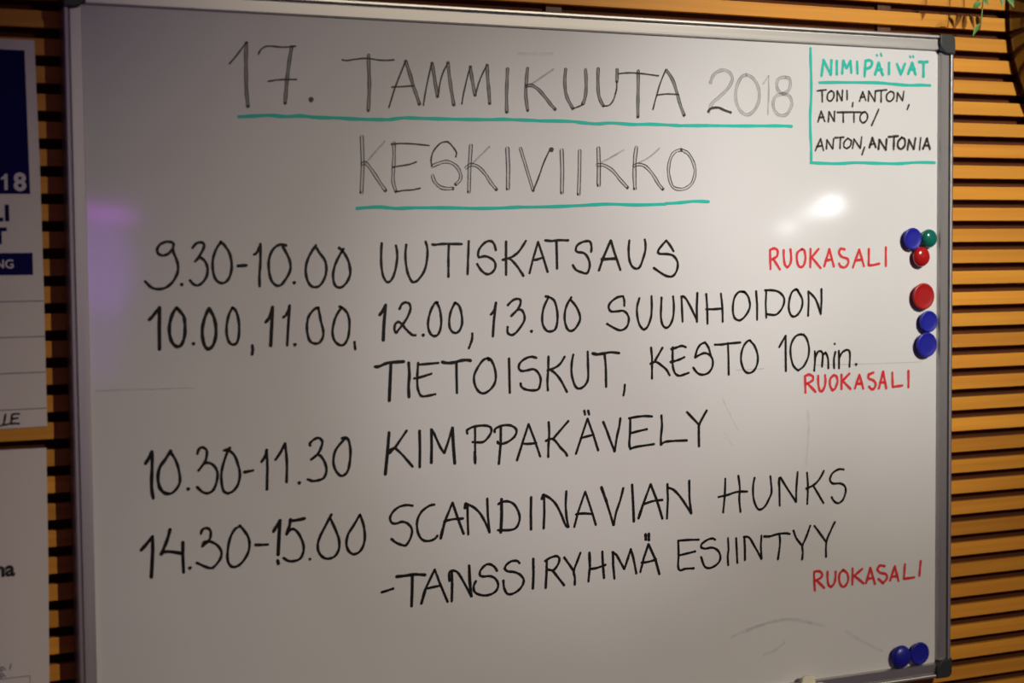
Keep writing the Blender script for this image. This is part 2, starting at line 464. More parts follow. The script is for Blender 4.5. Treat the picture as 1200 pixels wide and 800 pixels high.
ink('~', 'n', [9811, 612, 9757, 657, 9757, 729, 9807, 747, 9854, 694, 9854, 633, 9811, 612])
ink('-', 'n', [9909, 744, 9913, 612, 9988, 735, 9999, 597])
ink('-', 'n', [10070, 599, 10074, 723])
ink('-', 'n', [10169, 757, 10158, 814])
word('name_line', 'blacks', 'ANTON,')
ink('-', 'n', [10275, 738, 10328, 607, 10380, 723])
ink('-', 'n', [10288, 684, 10360, 675])
ink('-', 'n', [10420, 733, 10428, 595, 10528, 730, 10540, 588])
ink('-', 'n', [10556, 588, 10725, 569])
ink('-', 'n', [10636, 582, 10633, 735])
ink('~', 'n', [10790, 587, 10729, 634, 10730, 703, 10786, 721, 10843, 673, 10843, 606, 10790, 587])
ink('-', 'n', [10896, 719, 10908, 599, 10994, 708, 11014, 579])
ink('-', 'n', [11105, 754, 11072, 824])
word('name_line', 'blacks', 'ANTTO /')
ink('-', 'n', [9602, 1030, 9652, 884, 9710, 1019])
ink('-', 'n', [9617, 973, 9699, 963])
ink('-', 'n', [9769, 1025, 9780, 889, 9863, 1015, 9870, 883])
ink('-', 'n', [9913, 895, 10126, 886, 10305, 882])
ink('-', 'n', [10008, 892, 10012, 1024])
ink('-', 'n', [10186, 887, 10186, 1020])
ink('~', 'n', [10345, 881, 10293, 923, 10289, 988, 10335, 1023, 10395, 985, 10409, 920, 10373, 879, 10325, 884])
ink('-', 'n', [10593, 837, 10477, 1056])
word('name_line', 'blacks', 'ANTON, in the lowest row')
ink('-', 'n', [9559, 1412, 9645, 1250, 9691, 1406])
ink('-', 'n', [9579, 1356, 9672, 1343])
ink('-', 'n', [9738, 1385, 9746, 1264, 9840, 1383, 9855, 1249])
ink('-', 'n', [9875, 1233, 10018, 1223])
ink('-', 'n', [9965, 1231, 9958, 1376])
ink('~', 'n', [10084, 1235, 10024, 1291, 10021, 1352, 10072, 1371, 10131, 1329, 10143, 1264, 10084, 1235])
ink('-', 'n', [10163, 1369, 10187, 1242, 10290, 1367, 10314, 1212])
ink('-', 'n', [10362, 1349, 10318, 1451])
word('name_line', 'blacks', 'ANTONIA')
ink('-', 'm', [10442, 1356, 10490, 1220, 10546, 1346])
ink('-', 'n', [10450, 1312, 10534, 1300])
ink('-', 'm', [10591, 1374, 10607, 1243, 10716, 1379, 10728, 1231])
ink('-', 'm', [10760, 1204, 10921, 1188])
ink('-', 'm', [10853, 1199, 10846, 1373])
ink('~', 'm', [10980, 1206, 10921, 1265, 10919, 1335, 10973, 1364, 11034, 1312, 11033, 1230, 10980, 1206])
ink('-', 'm', [11079, 1372, 11103, 1233, 11186, 1363, 11214, 1210])
ink('-', 'n', [11305, 1203, 11285, 1368])
ink('-', 'm', [11343, 1356, 11413, 1210, 11464, 1358])
ink('-', 'm', [11364, 1311, 11451, 1306])
word('schedule_time', 'black', '9.30-10.00')
ink('~', 'b', [940, 2651, 892, 2703, 825, 2722, 776, 2694, 772, 2644, 811, 2595, 873, 2571, 934, 2577, 955, 2599])
ink('~', 'b', [956, 2596, 946, 2668, 975, 2751, 999, 2834, 988, 2923, 930, 3022, 851, 3081, 773, 3094, 696, 3073, 626, 3004])
ink('*', 'p', [1036, 3048])
ink('~', 'b', [1164, 2642, 1208, 2592, 1264, 2579, 1298, 2604, 1285, 2659, 1233, 2746])
ink('~', 'b', [1192, 2792, 1233, 2753, 1261, 2754, 1305, 2793, 1332, 2872, 1319, 2961, 1267, 3033, 1210, 3060, 1165, 3042, 1130, 3003])
ink('~', 'b', [1489, 2577, 1433, 2660, 1397, 2761, 1390, 2861, 1405, 2951, 1437, 3013, 1494, 3040, 1552, 3015, 1593, 2942, 1610, 2841, 1592, 2718, 1542, 2627, 1486, 2571])
ink('~', 'B', [1681, 2847, 1728, 2845, 1780, 2843])
ink('~', 'b', [1868, 2723, 1897, 2707, 1924, 2664, 1946, 2608])
ink('~', 'b', [1948, 2596, 1946, 2721, 1941, 2845, 1930, 2958, 1930, 3083])
ink('~', 'b', [2251, 2621, 2192, 2609, 2121, 2637, 2067, 2711, 2041, 2812, 2045, 2926, 2073, 3023, 2125, 3075, 2184, 3070, 2244, 2997, 2293, 2907, 2295, 2815, 2261, 2724, 2209, 2632])
ink('*', 'p', [2340, 3049])
ink('~', 'b', [2608, 2618, 2547, 2703, 2497, 2806, 2479, 2909, 2494, 3012, 2534, 3082, 2588, 3104, 2648, 3084, 2704, 3004, 2729, 2901, 2713, 2797, 2655, 2716, 2613, 2652])
ink('~', 'b', [2885, 2651, 2927, 2683])
ink('~', 'b', [2940, 2666, 2884, 2752, 2834, 2856, 2810, 2959, 2821, 3064, 2866, 3111, 2927, 3100, 2989, 3032, 3020, 2939, 3005, 2823, 2963, 2736, 2927, 2689])
word('schedule_text', 'black', 'UUTISKATSAUS')
ink('~', 'b', [3415, 2599, 3406, 2722, 3406, 2851, 3422, 2968, 3458, 3045, 3502, 3057, 3549, 3005, 3586, 2900, 3607, 2771, 3604, 2689, 3592, 2630])
ink('~', 'b', [3723, 2621, 3711, 2736, 3719, 2866, 3743, 2973, 3785, 3053, 3823, 3064, 3874, 3034, 3952, 2928, 3987, 2786, 3991, 2668, 3969, 2585])
ink('~', 'b', [4052, 2619, 4096, 2624, 4186, 2615, 4290, 2615, 4439, 2619])
ink('~', 'b', [4269, 2622, 4262, 2753, 4260, 2884, 4259, 3010])
ink('~', 'b', [4529, 2582, 4522, 2720, 4515, 2851, 4509, 2983])
ink('~', 'b', [4886, 2696, 4863, 2620, 4817, 2584, 4744, 2601, 4671, 2673, 4648, 2745, 4664, 2781, 4743, 2767, 4822, 2795, 4871, 2843, 4876, 2904, 4840, 2958, 4780, 2985, 4727, 2968, 4675, 2919, 4636, 2859])
ink('-', 'b', [5023, 2591, 5021, 2797, 5019, 2996])
ink('~', 'b', [5291, 2583, 5250, 2641, 5182, 2725, 5088, 2783, 4974, 2814])
ink('~', 'b', [5061, 2791, 5114, 2834, 5180, 2908, 5253, 3012])
ink('-', 'b', [5335, 2980, 5391, 2788, 5456, 2596])
ink('-', 'b', [5456, 2596, 5520, 2777, 5583, 2968])
ink('~', 'b', [5390, 2819, 5451, 2811, 5526, 2787])
ink('~', 'b', [5551, 2579, 5644, 2587, 5740, 2578, 5871, 2581])
ink('-', 'b', [5707, 2582, 5711, 2754, 5713, 2929])
ink('~', 'b', [6189, 2727, 6195, 2672, 6182, 2610, 6147, 2591, 6070, 2603, 6000, 2639, 5975, 2695, 5999, 2726, 6083, 2739, 6138, 2789, 6168, 2870, 6158, 2944, 6123, 2993, 6053, 2978, 5977, 2948, 5929, 2886])
ink('-', 'b', [6297, 2961, 6349, 2822, 6466, 2586])
ink('-', 'b', [6469, 2586, 6519, 2736, 6603, 2956])
ink('-', 'B', [6335, 2820, 6547, 2812])
ink('~', 'b', [6734, 2585, 6722, 2701, 6732, 2826, 6768, 2908, 6825, 2943, 6882, 2922, 6926, 2828, 6963, 2715, 6966, 2627, 6955, 2576])
ink('~', 'b', [7377, 2728, 7327, 2654, 7269, 2591, 7210, 2647, 7152, 2716, 7166, 2757, 7283, 2763, 7371, 2784, 7432, 2859, 7432, 2948, 7384, 3030, 7318, 3051, 7223, 3021, 7085, 2937])
word('schedule_time', 'black', '10.00,')
ink('~', 'B', [664, 3434, 706, 3391, 746, 3342, 780, 3304])
ink('-', 'B', [782, 3297, 775, 3531, 772, 3764])
ink('~', 'B', [974, 3305, 928, 3369, 893, 3479, 887, 3579, 905, 3668, 943, 3725, 993, 3740, 1034, 3694, 1059, 3606, 1063, 3495, 1051, 3405, 1002, 3337, 974, 3305])
ink('*', 'p', [1155, 3713])
ink('~', 'B', [1340, 3320, 1299, 3400, 1263, 3522, 1259, 3634, 1281, 3736, 1320, 3784, 1372, 3745, 1408, 3650, 1414, 3527, 1390, 3414, 1340, 3320])
ink('~', 'b', [1609, 3320, 1567, 3395, 1540, 3507, 1538, 3620, 1562, 3706, 1607, 3737, 1654, 3714, 1678, 3624, 1681, 3500, 1660, 3386, 1632, 3335, 1609, 3320])
ink('-', 'B', [1831, 3754, 1837, 3799, 1827, 3856])
word('schedule_time', 'black', '11.00,')
ink('~', 'B', [1993, 3495, 2030, 3452, 2060, 3390, 2076, 3322])
ink('-', 'B', [2078, 3319, 2063, 3544, 2047, 3766])
ink('~', 'b', [2201, 3443, 2231, 3423, 2261, 3367, 2279, 3312])
ink('-', 'b', [2280, 3307, 2261, 3527, 2242, 3769])
ink('*', 'p', [2335, 3763])
ink('~', 'b', [2620, 3340, 2572, 3362, 2511, 3430, 2485, 3521, 2486, 3625, 2512, 3718, 2565, 3754, 2625, 3750, 2672, 3688, 2679, 3608, 2654, 3503, 2634, 3398, 2623, 3340])
ink('~', 'b', [2881, 3335, 2911, 3347, 2971, 3406, 3000, 3500, 2995, 3628, 2972, 3721, 2929, 3778, 2874, 3782, 2814, 3727, 2791, 3634, 2811, 3518, 2849, 3427, 2911, 3341])
ink('-', 'b', [3059, 3753, 3067, 3840])
word('schedule_time', 'black', '12.00,')
ink('~', 'B', [3375, 3447, 3409, 3404, 3454, 3329])
ink('-', 'B', [3454, 3327, 3431, 3528, 3417, 3745])
ink('~', 'b', [3627, 3380, 3661, 3322, 3712, 3305, 3759, 3330, 3763, 3395, 3722, 3488, 3651, 3581, 3581, 3662, 3560, 3626, 3570, 3561, 3608, 3533, 3652, 3558, 3714, 3630, 3783, 3691, 3827, 3697])
ink('*', 'p', [3925, 3700])
ink('~', 'b', [4116, 3314, 4081, 3319, 4029, 3401, 3995, 3507, 3989, 3602, 4019, 3686, 4070, 3714, 4121, 3690, 4155, 3595, 4156, 3476, 4132, 3368, 4094, 3313])
ink('~', 'b', [4339, 3322, 4293, 3407, 4266, 3502, 4267, 3610, 4303, 3671, 4354, 3684, 4400, 3650, 4431, 3566, 4422, 3446, 4391, 3355, 4339, 3322])
ink('~', 'b', [4563, 3696, 4556, 3775, 4515, 3876])
word('schedule_time', 'black', '13.00')
ink('~', 'b', [4808, 3477, 4849, 3432, 4882, 3330])
ink('-', 'b', [4882, 3330, 4850, 3553, 4835, 3741])
ink('~', 'b', [5038, 3366, 5103, 3310, 5171, 3291, 5211, 3312, 5204, 3367, 5163, 3427, 5081, 3501])
ink('~', 'b', [5163, 3427, 5223, 3429, 5260, 3491, 5256, 3564, 5194, 3654, 5126, 3719, 5072, 3730, 5032, 3698, 5033, 3631])
ink('*', 'p', [5356, 3695])
ink('~', 'b', [5550, 3269, 5605, 3280, 5673, 3328, 5710, 3452, 5712, 3576, 5684, 3674, 5622, 3703, 5560, 3689, 5513, 3620, 5504, 3521, 5529, 3399, 5591, 3283])
ink('~', 'b', [5908, 3286, 5852, 3369, 5818, 3467, 5815, 3578, 5849, 3678, 5904, 3705, 5967, 3669, 6024, 3578, 6020, 3497, 5969, 3396, 5896, 3318])
word('schedule_text', 'black', 'SUUNHOIDON')
ink('~', 'b', [6656, 3411, 6656, 3342, 6639, 3288, 6554, 3302, 6461, 3363, 6432, 3424, 6467, 3475, 6553, 3477, 6638, 3473, 6695, 3512, 6721, 3582, 6694, 3670, 6622, 3715, 6537, 3700, 6407, 3630])
ink('~', 'b', [6875, 3315, 6842, 3421, 6842, 3535, 6874, 3656, 6932, 3720, 6990, 3684, 7041, 3565, 7053, 3438, 7051, 3293])
ink('~', 'b', [7197, 3315, 7191, 3429, 7187, 3556, 7208, 3658, 7259, 3704, 7318, 3674, 7366, 3573, 7378, 3433, 7367, 3303])
ink('-', 'b', [7507, 3634, 7491, 3308])
ink('~', 'b', [7485, 3308, 7541, 3321, 7615, 3425, 7722, 3621])
ink('-', 'b', [7721, 3640, 7719, 3453, 7729, 3267])
ink('~', 'b', [7862, 3283, 7876, 3470, 7880, 3670])
ink('~', 'b', [8084, 3281, 8105, 3462, 8110, 3650])
ink('~', 'b', [7860, 3480, 7965, 3482, 8094, 3477])
ink('~', 'b', [8437, 3268, 8361, 3266, 8292, 3336, 8266, 3466, 8281, 3583, 8330, 3630, 8391, 3631, 8475, 3562, 8529, 3459, 8507, 3341, 8453, 3275, 8414, 3261])
ink('-', 'b', [8625, 3262, 8641, 3448, 8640, 3638])
ink('-', 'b', [8784, 3248, 8774, 3438, 8783, 3615])
ink('~', 'b', [8762, 3252, 8871, 3253, 8980, 3278, 9059, 3352, 9056, 3444, 8996, 3535, 8918, 3579, 8793, 3567])
ink('~', 'b', [9288, 3270, 9256, 3247, 9185, 3288, 9146, 3393, 9138, 3499, 9169, 3585, 9225, 3609, 9288, 3575, 9344, 3490, 9352, 3384, 9296, 3290, 9256, 3247])
ink('-', 'b', [9446, 3605, 9455, 3413, 9449, 3280])
ink('~', 'b', [9449, 3280, 9519, 3334, 9583, 3415, 9648, 3584])
ink('-', 'b', [9648, 3590, 9661, 3417, 9660, 3250])
word('schedule_text', 'black', 'TIETOISKUT,')
ink('~', 'B', [3307, 4053, 3356, 4053, 3432, 4025, 3507, 4011, 3677, 4006])
ink('-', 'B', [3510, 4014, 3497, 4226, 3483, 4464])
ink('~', 'B', [3734, 4022, 3742, 4165, 3730, 4295, 3733, 4432])
ink('~', 'b', [3856, 4026, 3844, 4169, 3842, 4300, 3863, 4384, 3894, 4427, 3971, 4427, 4074, 4411])
ink('~', 'b', [3848, 4050, 3963, 4045, 4117, 4038])
ink('~', 'b', [3801, 4212, 3871, 4203, 4025, 4164])
ink('~', 'B', [4162, 4028, 4220, 4042, 4311, 4041, 4402, 4022, 4481, 4016, 4540, 4027])
ink('-', 'b', [4350, 4039, 4350, 4225, 4353, 4412])
ink('~', 'b', [4782, 4033, 4756, 4008, 4697, 4030, 4630, 4112, 4582, 4207, 4585, 4304, 4626, 4390, 4692, 4430, 4772, 4403, 4846, 4327, 4869, 4230, 4848, 4108, 4802, 4021, 4763, 4002])
ink('-', 'b', [5048, 4018, 5051, 4226, 5054, 4440])
ink('~', 'b', [5421, 4025, 5353, 4007, 5271, 4026, 5196, 4078, 5178, 4139, 5216, 4177, 5297, 4172, 5378, 4162, 5439, 4204, 5475, 4280, 5465, 4365, 5437, 4414, 5362, 4423, 5268, 4406, 5214, 4373, 5201, 4327])
ink('~', 'b', [5585, 4012, 5580, 4173, 5568, 4320, 5573, 4432])
ink('~', 'b', [5808, 4023, 5749, 4105, 5679, 4152, 5569, 4185])
ink('~', 'b', [5617, 4180, 5692, 4239, 5761, 4328, 5836, 4462])
ink('~', 'b', [5930, 4000, 5908, 4098, 5903, 4222, 5927, 4335, 5968, 4412, 6024, 4427, 6094, 4386, 6134, 4306, 6135, 4144, 6131, 3969])
ink('~', 'B', [6198, 3994, 6262, 4009, 6346, 4002])
ink('~', 'b', [6346, 4002, 6460, 3990, 6581, 4005])
ink('~', 'b', [6368, 4000, 6385, 4166, 6389, 4424])
ink('-', 'b', [6657, 4406, 6651, 4479, 6636, 4544])
word('schedule_text', 'black', 'KESTO')
ink('~', 'b', [7040, 3949, 7054, 4091, 7053, 4219, 7052, 4346])
ink('-', 'b', [7209, 3957, 7094, 4125])
ink('~', 'b', [7029, 4157, 7109, 4134, 7196, 4186, 7262, 4239, 7313, 4316])
ink('~', 'b', [7359, 3955, 7356, 4077, 7358, 4192, 7387, 4283, 7439, 4323, 7505, 4319, 7598, 4293])
ink('~', 'B', [7337, 3980, 7418, 3961])
ink('~', 'b', [7418, 3961, 7492, 3943, 7554, 3962])
ink('~', 'B', [7326, 4146, 7388, 4135])
ink('~', 'b', [7388, 4135, 7462, 4116, 7533, 4089])
ink('~', 'b', [7925, 4077, 7895, 3979, 7843, 3910, 7775, 3934, 7722, 3999, 7692, 4101, 7760, 4068, 7835, 4048, 7910, 4073, 7955, 4137, 7952, 4227, 7894, 4303, 7804, 4327, 7729, 4303, 7662, 4229])
ink('~', 'b', [7989, 3943, 8092, 3944, 8213, 3935, 8382, 3927])
ink('-', 'b', [8189, 3926, 8198, 4132, 8200, 4343])
ink('~', 'b', [8535, 3906, 8489, 3914, 8427, 3984, 8393, 4087, 8396, 4192, 8442, 4298, 8512, 4333, 8589, 4304, 8643, 4214, 8647, 4096, 8597, 3976, 8528, 3908])
word('schedule_text', 'black', '10min.')
ink('-', 'b', [8984, 4011, 9085, 3862])
ink('-', 'b', [9088, 3859, 9088, 4107, 9091, 4330])
ink('~', 'b', [9405, 3885, 9342, 3850, 9246, 3874, 9175, 3978, 9167, 4110, 9207, 4257, 9286, 4330, 9374, 4277, 9446, 4160, 9461, 4040, 9429, 3919, 9373, 3849])
ink('~', 'b', [9553, 4081, 9558, 4204, 9544, 4344])
ink('~', 'b', [9558, 4177, 9598, 4098, 9646, 4084, 9682, 4128, 9671, 4295])
ink('~', 'b', [9682, 4141, 9727, 4103, 9768, 4185, 9773, 4319])
ink('~', 'b', [9889, 4101, 9865, 4201, 9870, 4323])
ink('*', 'q', [9876, 3994])
ink('-', 'b', [9945, 4090, 9948, 4191, 9948, 4328])
ink('~', 'b', [9948, 4191, 10003, 4112, 10085, 4081, 10126, 4130, 10119, 4312])
ink('*', 'p', [10230, 4285])
word('room_note', 'red', 'RUOKASALI beside UUTISKATSAUS')
ink('-', 'r', [8850, 2977, 8843, 2722])
ink('~', 'r', [8843, 2722, 8907, 2703, 8960, 2731, 8952, 2805, 8871, 2850])
ink('-', 'r', [8889, 2835, 9000, 2983])
ink('~', 'r', [9057, 2724, 9059, 2822, 9077, 2919, 9113, 2954, 9154, 2920, 9176, 2838, 9165, 2717])
ink('~', 'r', [9348, 2716, 9275, 2763, 9266, 2854, 9294, 2937, 9342, 2953, 9384, 2915, 9402, 2825, 9384, 2734, 9348, 2716])
ink('-', 'r', [9484, 2712, 9481, 2959])
ink('-', 'r', [9616, 2713, 9494, 2833])
ink('-', 'r', [9503, 2826, 9649, 2972])
ink('-', 'r', [9705, 2949, 9787, 2719])
ink('-', 'r', [9787, 2719, 9862, 2951])
ink('-', 'r', [9738, 2871, 9834, 2856])
ink('~', 'r', [10038, 2724, 9972, 2716, 9945, 2769, 9991, 2823, 10085, 2854, 10094, 2916, 10038, 2966, 9973, 2953, 9945, 2914])
ink('-', 'r', [10173, 2970, 10277, 2726])
ink('-', 'r', [10277, 2726, 10357, 2957])
ink('-', 'r', [10216, 2876, 10328, 2864])
ink('~', 'r', [10436, 2719, 10436, 2835, 10433, 2943, 10508, 2941, 10613, 2922])
ink('-', 'r', [10721, 2701, 10722, 2958])
word('room_note', 'red', 'RUOKASALI below 10min.')
ink('-', 's', [9404, 4633, 9397, 4411])
ink('~', 's', [9397, 4411, 9460, 4392, 9524, 4416, 9517, 4473, 9409, 4518])
ink('-', 's', [9434, 4505, 9569, 4629])
ink('~', 's', [9610, 4412, 9610, 4513, 9632, 4607, 9672, 4627, 9710, 4574, 9728, 4489, 9720, 4409])
ink('~', 's', [9866, 4415, 9806, 4463, 9801, 4549, 9841, 4620, 9884, 4596, 9923, 4511, 9910, 4439, 9866, 4415])
ink('-', 's', [9989, 4413, 9989, 4608])
ink('-', 's', [10120, 4404, 9998, 4503])
ink('-', 's', [10007, 4497, 10139, 4615])
ink('-', 's', [10209, 4613, 10285, 4425])
ink('-', 's', [10285, 4425, 10351, 4620])
ink('-', 's', [10239, 4551, 10333, 4546])
ink('~', 's', [10519, 4405, 10439, 4431, 10439, 4482, 10520, 4514, 10556, 4560, 10538, 4617, 10493, 4634, 10445, 4594])
ink('-', 's', [10610, 4628, 10681, 4399])
ink('-', 's', [10681, 4399, 10736, 4633])
ink('-', 's', [10631, 4548, 10717, 4547])
ink('-', 's', [10836, 4417, 10844, 4616])
ink('-', 's', [10844, 4616, 11011, 4604])
ink('-', 's', [11112, 4402, 11113, 4632])
word('schedule_time', 'black', '10.30-11.30')
ink('~', 'B', [586, 5032, 622, 4978, 663, 4903])
ink('~', 'B', [664, 4897, 663, 5053, 653, 5220, 654, 5332, 668, 5424])
ink('~', 'B', [874, 4904, 811, 4996, 748, 5081, 724, 5191, 738, 5293, 775, 5357, 831, 5387])
ink('~', 'b', [831, 5387, 892, 5371, 956, 5297, 972, 5219, 954, 5094, 917, 4991, 874, 4927])
ink('*', 'p', [1062, 5347])
ink('~', 'b', [1174, 4956, 1195, 4901, 1235, 4886, 1280, 4923, 1279, 4996, 1255, 5057, 1181, 5148])
ink('~', 'b', [1260, 5069, 1306, 5066, 1368, 5109, 1401, 5191, 1387, 5292, 1346, 5380, 1282, 5410, 1220, 5388, 1162, 5328])
ink('~', 'b', [1550, 4911, 1515, 4926, 1480, 4935])
ink('~', 'b', [1526, 4938, 1478, 5060, 1447, 5183, 1445, 5296, 1466, 5394, 1511, 5428])
ink('~', 'b', [1511, 5428, 1575, 5408, 1635, 5332, 1660, 5219, 1639, 5104, 1600, 4999, 1538, 4936])
ink('~', 'B', [1713, 5198, 1765, 5192])
ink('~', 'b', [1765, 5192, 1818, 5184])
ink('~', 'b', [1915, 5094, 1954, 5037, 1978, 4958])
ink('-', 'b', [1979, 4956, 1984, 5154, 1973, 5415])
ink('-', 'b', [2080, 5079, 2133, 5011, 2197, 4902])
ink('~', 'b', [2197, 4896, 2208, 4995, 2216, 5145, 2208, 5347])
ink('*', 'p', [2360, 5365])
ink('~', 'b', [2500, 4942, 2497, 4913, 2546, 4870, 2606, 4856, 2646, 4899, 2629, 4973, 2585, 5046, 2506, 5103])
ink('~', 'b', [2585, 5046, 2633, 5078, 2680, 5163, 2691, 5245, 2659, 5325, 2592, 5350, 2520, 5353, 2460, 5329])
ink('~', 'b', [2886, 4877, 2929, 4868, 2971, 4911, 2990, 5030, 2980, 5158, 2954, 5262, 2904, 5312, 2855, 5309, 2801, 5241, 2778, 5146, 2798, 5030, 2854, 4951, 2923, 4885])
word('schedule_text', 'black', 'KIMPPAKÄVELY')
ink('-', 'B', [3475, 4838, 3451, 5079, 3420, 5336])
ink('-', 'b', [3698, 4830, 3550, 5023])
ink('~', 'b', [3544, 5025, 3637, 5114, 3769, 5266])
ink('-', 'b', [3481, 5051, 3550, 5020])
ink('-', 'b', [3474, 5090, 3531, 5037])
ink('-', 'B', [3862, 4841, 3865, 5056, 3859, 5278])
ink('-', 'B', [4014, 4831, 4016, 5029, 4009, 5235])
ink('~', 'b', [4018, 4831, 4062, 4912, 4125, 5048, 4178, 5129, 4235, 4982, 4285, 4834])
ink('-', 'B', [4288, 4828, 4298, 5046, 4314, 5262])
ink('~', 'b', [4484, 4909, 4481, 4869, 4544, 4836, 4637, 4822, 4729, 4825, 4789, 4849, 4801, 4904, 4754, 4975, 4681, 5025, 4549, 5014])
ink('-', 'b', [4586, 4838, 4584, 5050, 4583, 5281])
ink('-', 'B', [4580, 5135, 4581, 5269])
ink('~', 'b', [4846, 4913, 4853, 4873, 4927, 4840, 5014, 4833, 5094, 4855, 5141, 4907, 5113, 4979, 5032, 5036, 4938, 5061, 4885, 5046, 4885, 5030])
ink('-', 'b', [4929, 4847, 4925, 5054, 4898, 5304])
ink('-', 'b', [5143, 5276, 5221, 5059, 5304, 4836])
ink('-', 'b', [5304, 4836, 5384, 5031, 5461, 5249])
ink('~', 'b', [5214, 5073, 5302, 5081, 5411, 5077])
ink('~', 'b', [5580, 4826, 5587, 4968, 5575, 5117, 5571, 5259])
ink('-', 'b', [5853, 4827, 5637, 5040])
ink('~', 'b', [5537, 5059, 5603, 5038, 5658, 5053, 5740, 5151, 5809, 5218, 5833, 5263])
ink('-', 'b', [5956, 5245, 6033, 5043, 6122, 4810])
ink('-', 'b', [6122, 4810, 6202, 5015, 6271, 5220])
ink('-', 'b', [6026, 5049, 6205, 5018])
ink('-', 'b', [6078, 4705, 6089, 4761])
ink('-', 'b', [6131, 4708, 6147, 4761])
ink('~', 'b', [6344, 4862, 6386, 4955, 6442, 5097, 6505, 5246])
ink('~', 'b', [6505, 5246, 6542, 5052, 6575, 4927, 6590, 4829])
ink('~', 'b', [6713, 4836, 6831, 4824, 6947, 4820, 7052, 4831])
ink('~', 'b', [6733, 4840, 6729, 5012, 6717, 5163, 6735, 5234])
ink('~', 'b', [6726, 5030, 6830, 5011, 6975, 4989])
ink('~', 'b', [6735, 5225, 6829, 5205, 7076, 5187])
ink('~', 'b', [7187, 4825, 7195, 4960, 7179, 5100, 7179, 5203])
ink('~', 'b', [7179, 5200, 7238, 5168, 7356, 5162, 7564, 5167])
ink('-', 'b', [7565, 4799, 7744, 4970])
ink('-', 'b', [7862, 4794, 7774, 4926, 7744, 4989])
ink('-', 'b', [7744, 4976, 7743, 5106, 7746, 5255])
word('schedule_time', 'black', '14.30-15.00')
ink('~', 'B', [517, 5996, 573, 5939, 647, 5856])
ink('-', 'B', [648, 5850, 650, 5996, 627, 6308])
ink('~', 'B', [848, 5788, 819, 5887, 778, 5985, 743, 6060])
ink('~', 'B', [760, 6034, 839, 6037, 973, 6069])
ink('-', 'B', [989, 5944, 986, 6104, 991, 6288])
ink('*', 'p', [1063, 6244])
ink('~', 'b', [1195, 5867, 1216, 5818, 1268, 5805, 1307, 5842, 1303, 5916, 1270, 5964, 1207, 6010])
ink('~', 'b', [1213, 5999, 1236, 5961, 1305, 5963, 1384, 6013, 1428, 6091, 1410, 6175, 1345, 6249, 1299, 6266, 1231, 6239, 1143, 6191])
ink('~', 'b', [1645, 5805, 1691, 5861, 1742, 5945, 1757, 6050, 1726, 6151, 1661, 6237, 1590, 6276, 1532, 6260, 1499, 6188, 1504, 6063, 1533, 5939, 1587, 5846, 1634, 5822])
ink('~', 'B', [1825, 6044, 1898, 6050])
ink('~', 'b', [1898, 6050, 1975, 6052])
ink('-', 'B', [2040, 5909, 2122, 5785])
ink('-', 'B', [2122, 5782, 2106, 5987, 2092, 6182])
ink('-', 'B', [2086, 6246, 2095, 6287])
ink('~', 'B', [2240, 5800, 2330, 5796, 2420, 5784])
ink('~', 'B', [2247, 5783, 2233, 5858, 2196, 5953])
ink('~', 'b', [2196, 5953, 2245, 5903, 2292, 5903, 2345, 5960, 2392, 6068, 2398, 6162, 2358, 6246, 2286, 6271, 2214, 6263, 2156, 6223])
ink('*', 'q', [2473, 6267])
ink('~', 'b', [2745, 5760, 2670, 5889, 2595, 6024, 2571, 6127, 2592, 6211, 2652, 6269, 2719, 6278, 2786, 6251, 2831, 6172, 2832, 6067, 2791, 5946, 2732, 5812])
ink('~', 'b', [3095, 5793, 3013, 5916, 2944, 6017, 2923, 6121, 2947, 6206, 3002, 6252, 3070, 6240, 3127, 6174, 3153, 6069, 3143, 5938, 3113, 5835, 3095, 5793])
word('schedule_text', 'black', 'SCANDINAVIAN')
ink('~', 'b', [3761, 5736, 3681, 5722, 3585, 5739, 3509, 5793, 3473, 5861, 3494, 5919, 3551, 5933, 3627, 5918, 3703, 5951, 3749, 6021, 3733, 6115, 3674, 6201, 3617, 6196, 3542, 6160, 3485, 6113])
ink('~', 'b', [4046, 5743, 3981, 5750, 3890, 5803, 3832, 5883, 3814, 5978, 3835, 6088, 3886, 6158, 3963, 6177, 4040, 6159, 4077, 6122])
ink('-', 'B', [4118, 6159, 4175, 5958])
ink('-', 'b', [4175, 5958, 4279, 5736])
ink('-', 'b', [4279, 5736, 4342, 5923, 4421, 6129])
ink('~', 'b', [4166, 5955, 4277, 5939, 4414, 5940])
ink('~', 'B', [4442, 5815, 4449, 5760, 4482, 5777])
ink('-', 'b', [4475, 5774, 4476, 5957, 4481, 6143])
ink('~', 'b', [4469, 5768, 4554, 5811, 4632, 5884, 4697, 5987, 4765, 6137])
ink('-', 'b', [4765, 6133, 4744, 5941, 4738, 5720])
ink('-', 'B', [4930, 5740, 4928, 5948, 4915, 6150])
ink('~', 'b', [4885, 5800, 4932, 5777, 5013, 5773, 5093, 5813, 5153, 5904, 5172, 6004, 5131, 6100, 5049, 6130, 4875, 6119])
ink('-', 'B', [5331, 5744, 5325, 5942, 5326, 6146])
ink('~', 'B', [5477, 5779, 5496, 5728, 5516, 5735])
ink('-', 'b', [5509, 5744, 5511, 5943, 5499, 6148])
ink('~', 'b', [5502, 5725, 5598, 5782, 5680, 5869, 5748, 5999, 5803, 6128, 5844, 6157])
ink('~', 'b', [5844, 6157, 5820, 6042, 5808, 5878, 5818, 5704])
ink('-', 'b', [5925, 6163, 5986, 5967, 6083, 5728])
ink('-', 'b', [6083, 5728, 6155, 5929, 6231, 6162])
ink('~', 'b', [5950, 6004, 6056, 6002, 6189, 6020])
ink('-', 'B', [6312, 5688, 6382, 5870])
ink('-', 'b', [6382, 5870, 6483, 6182])
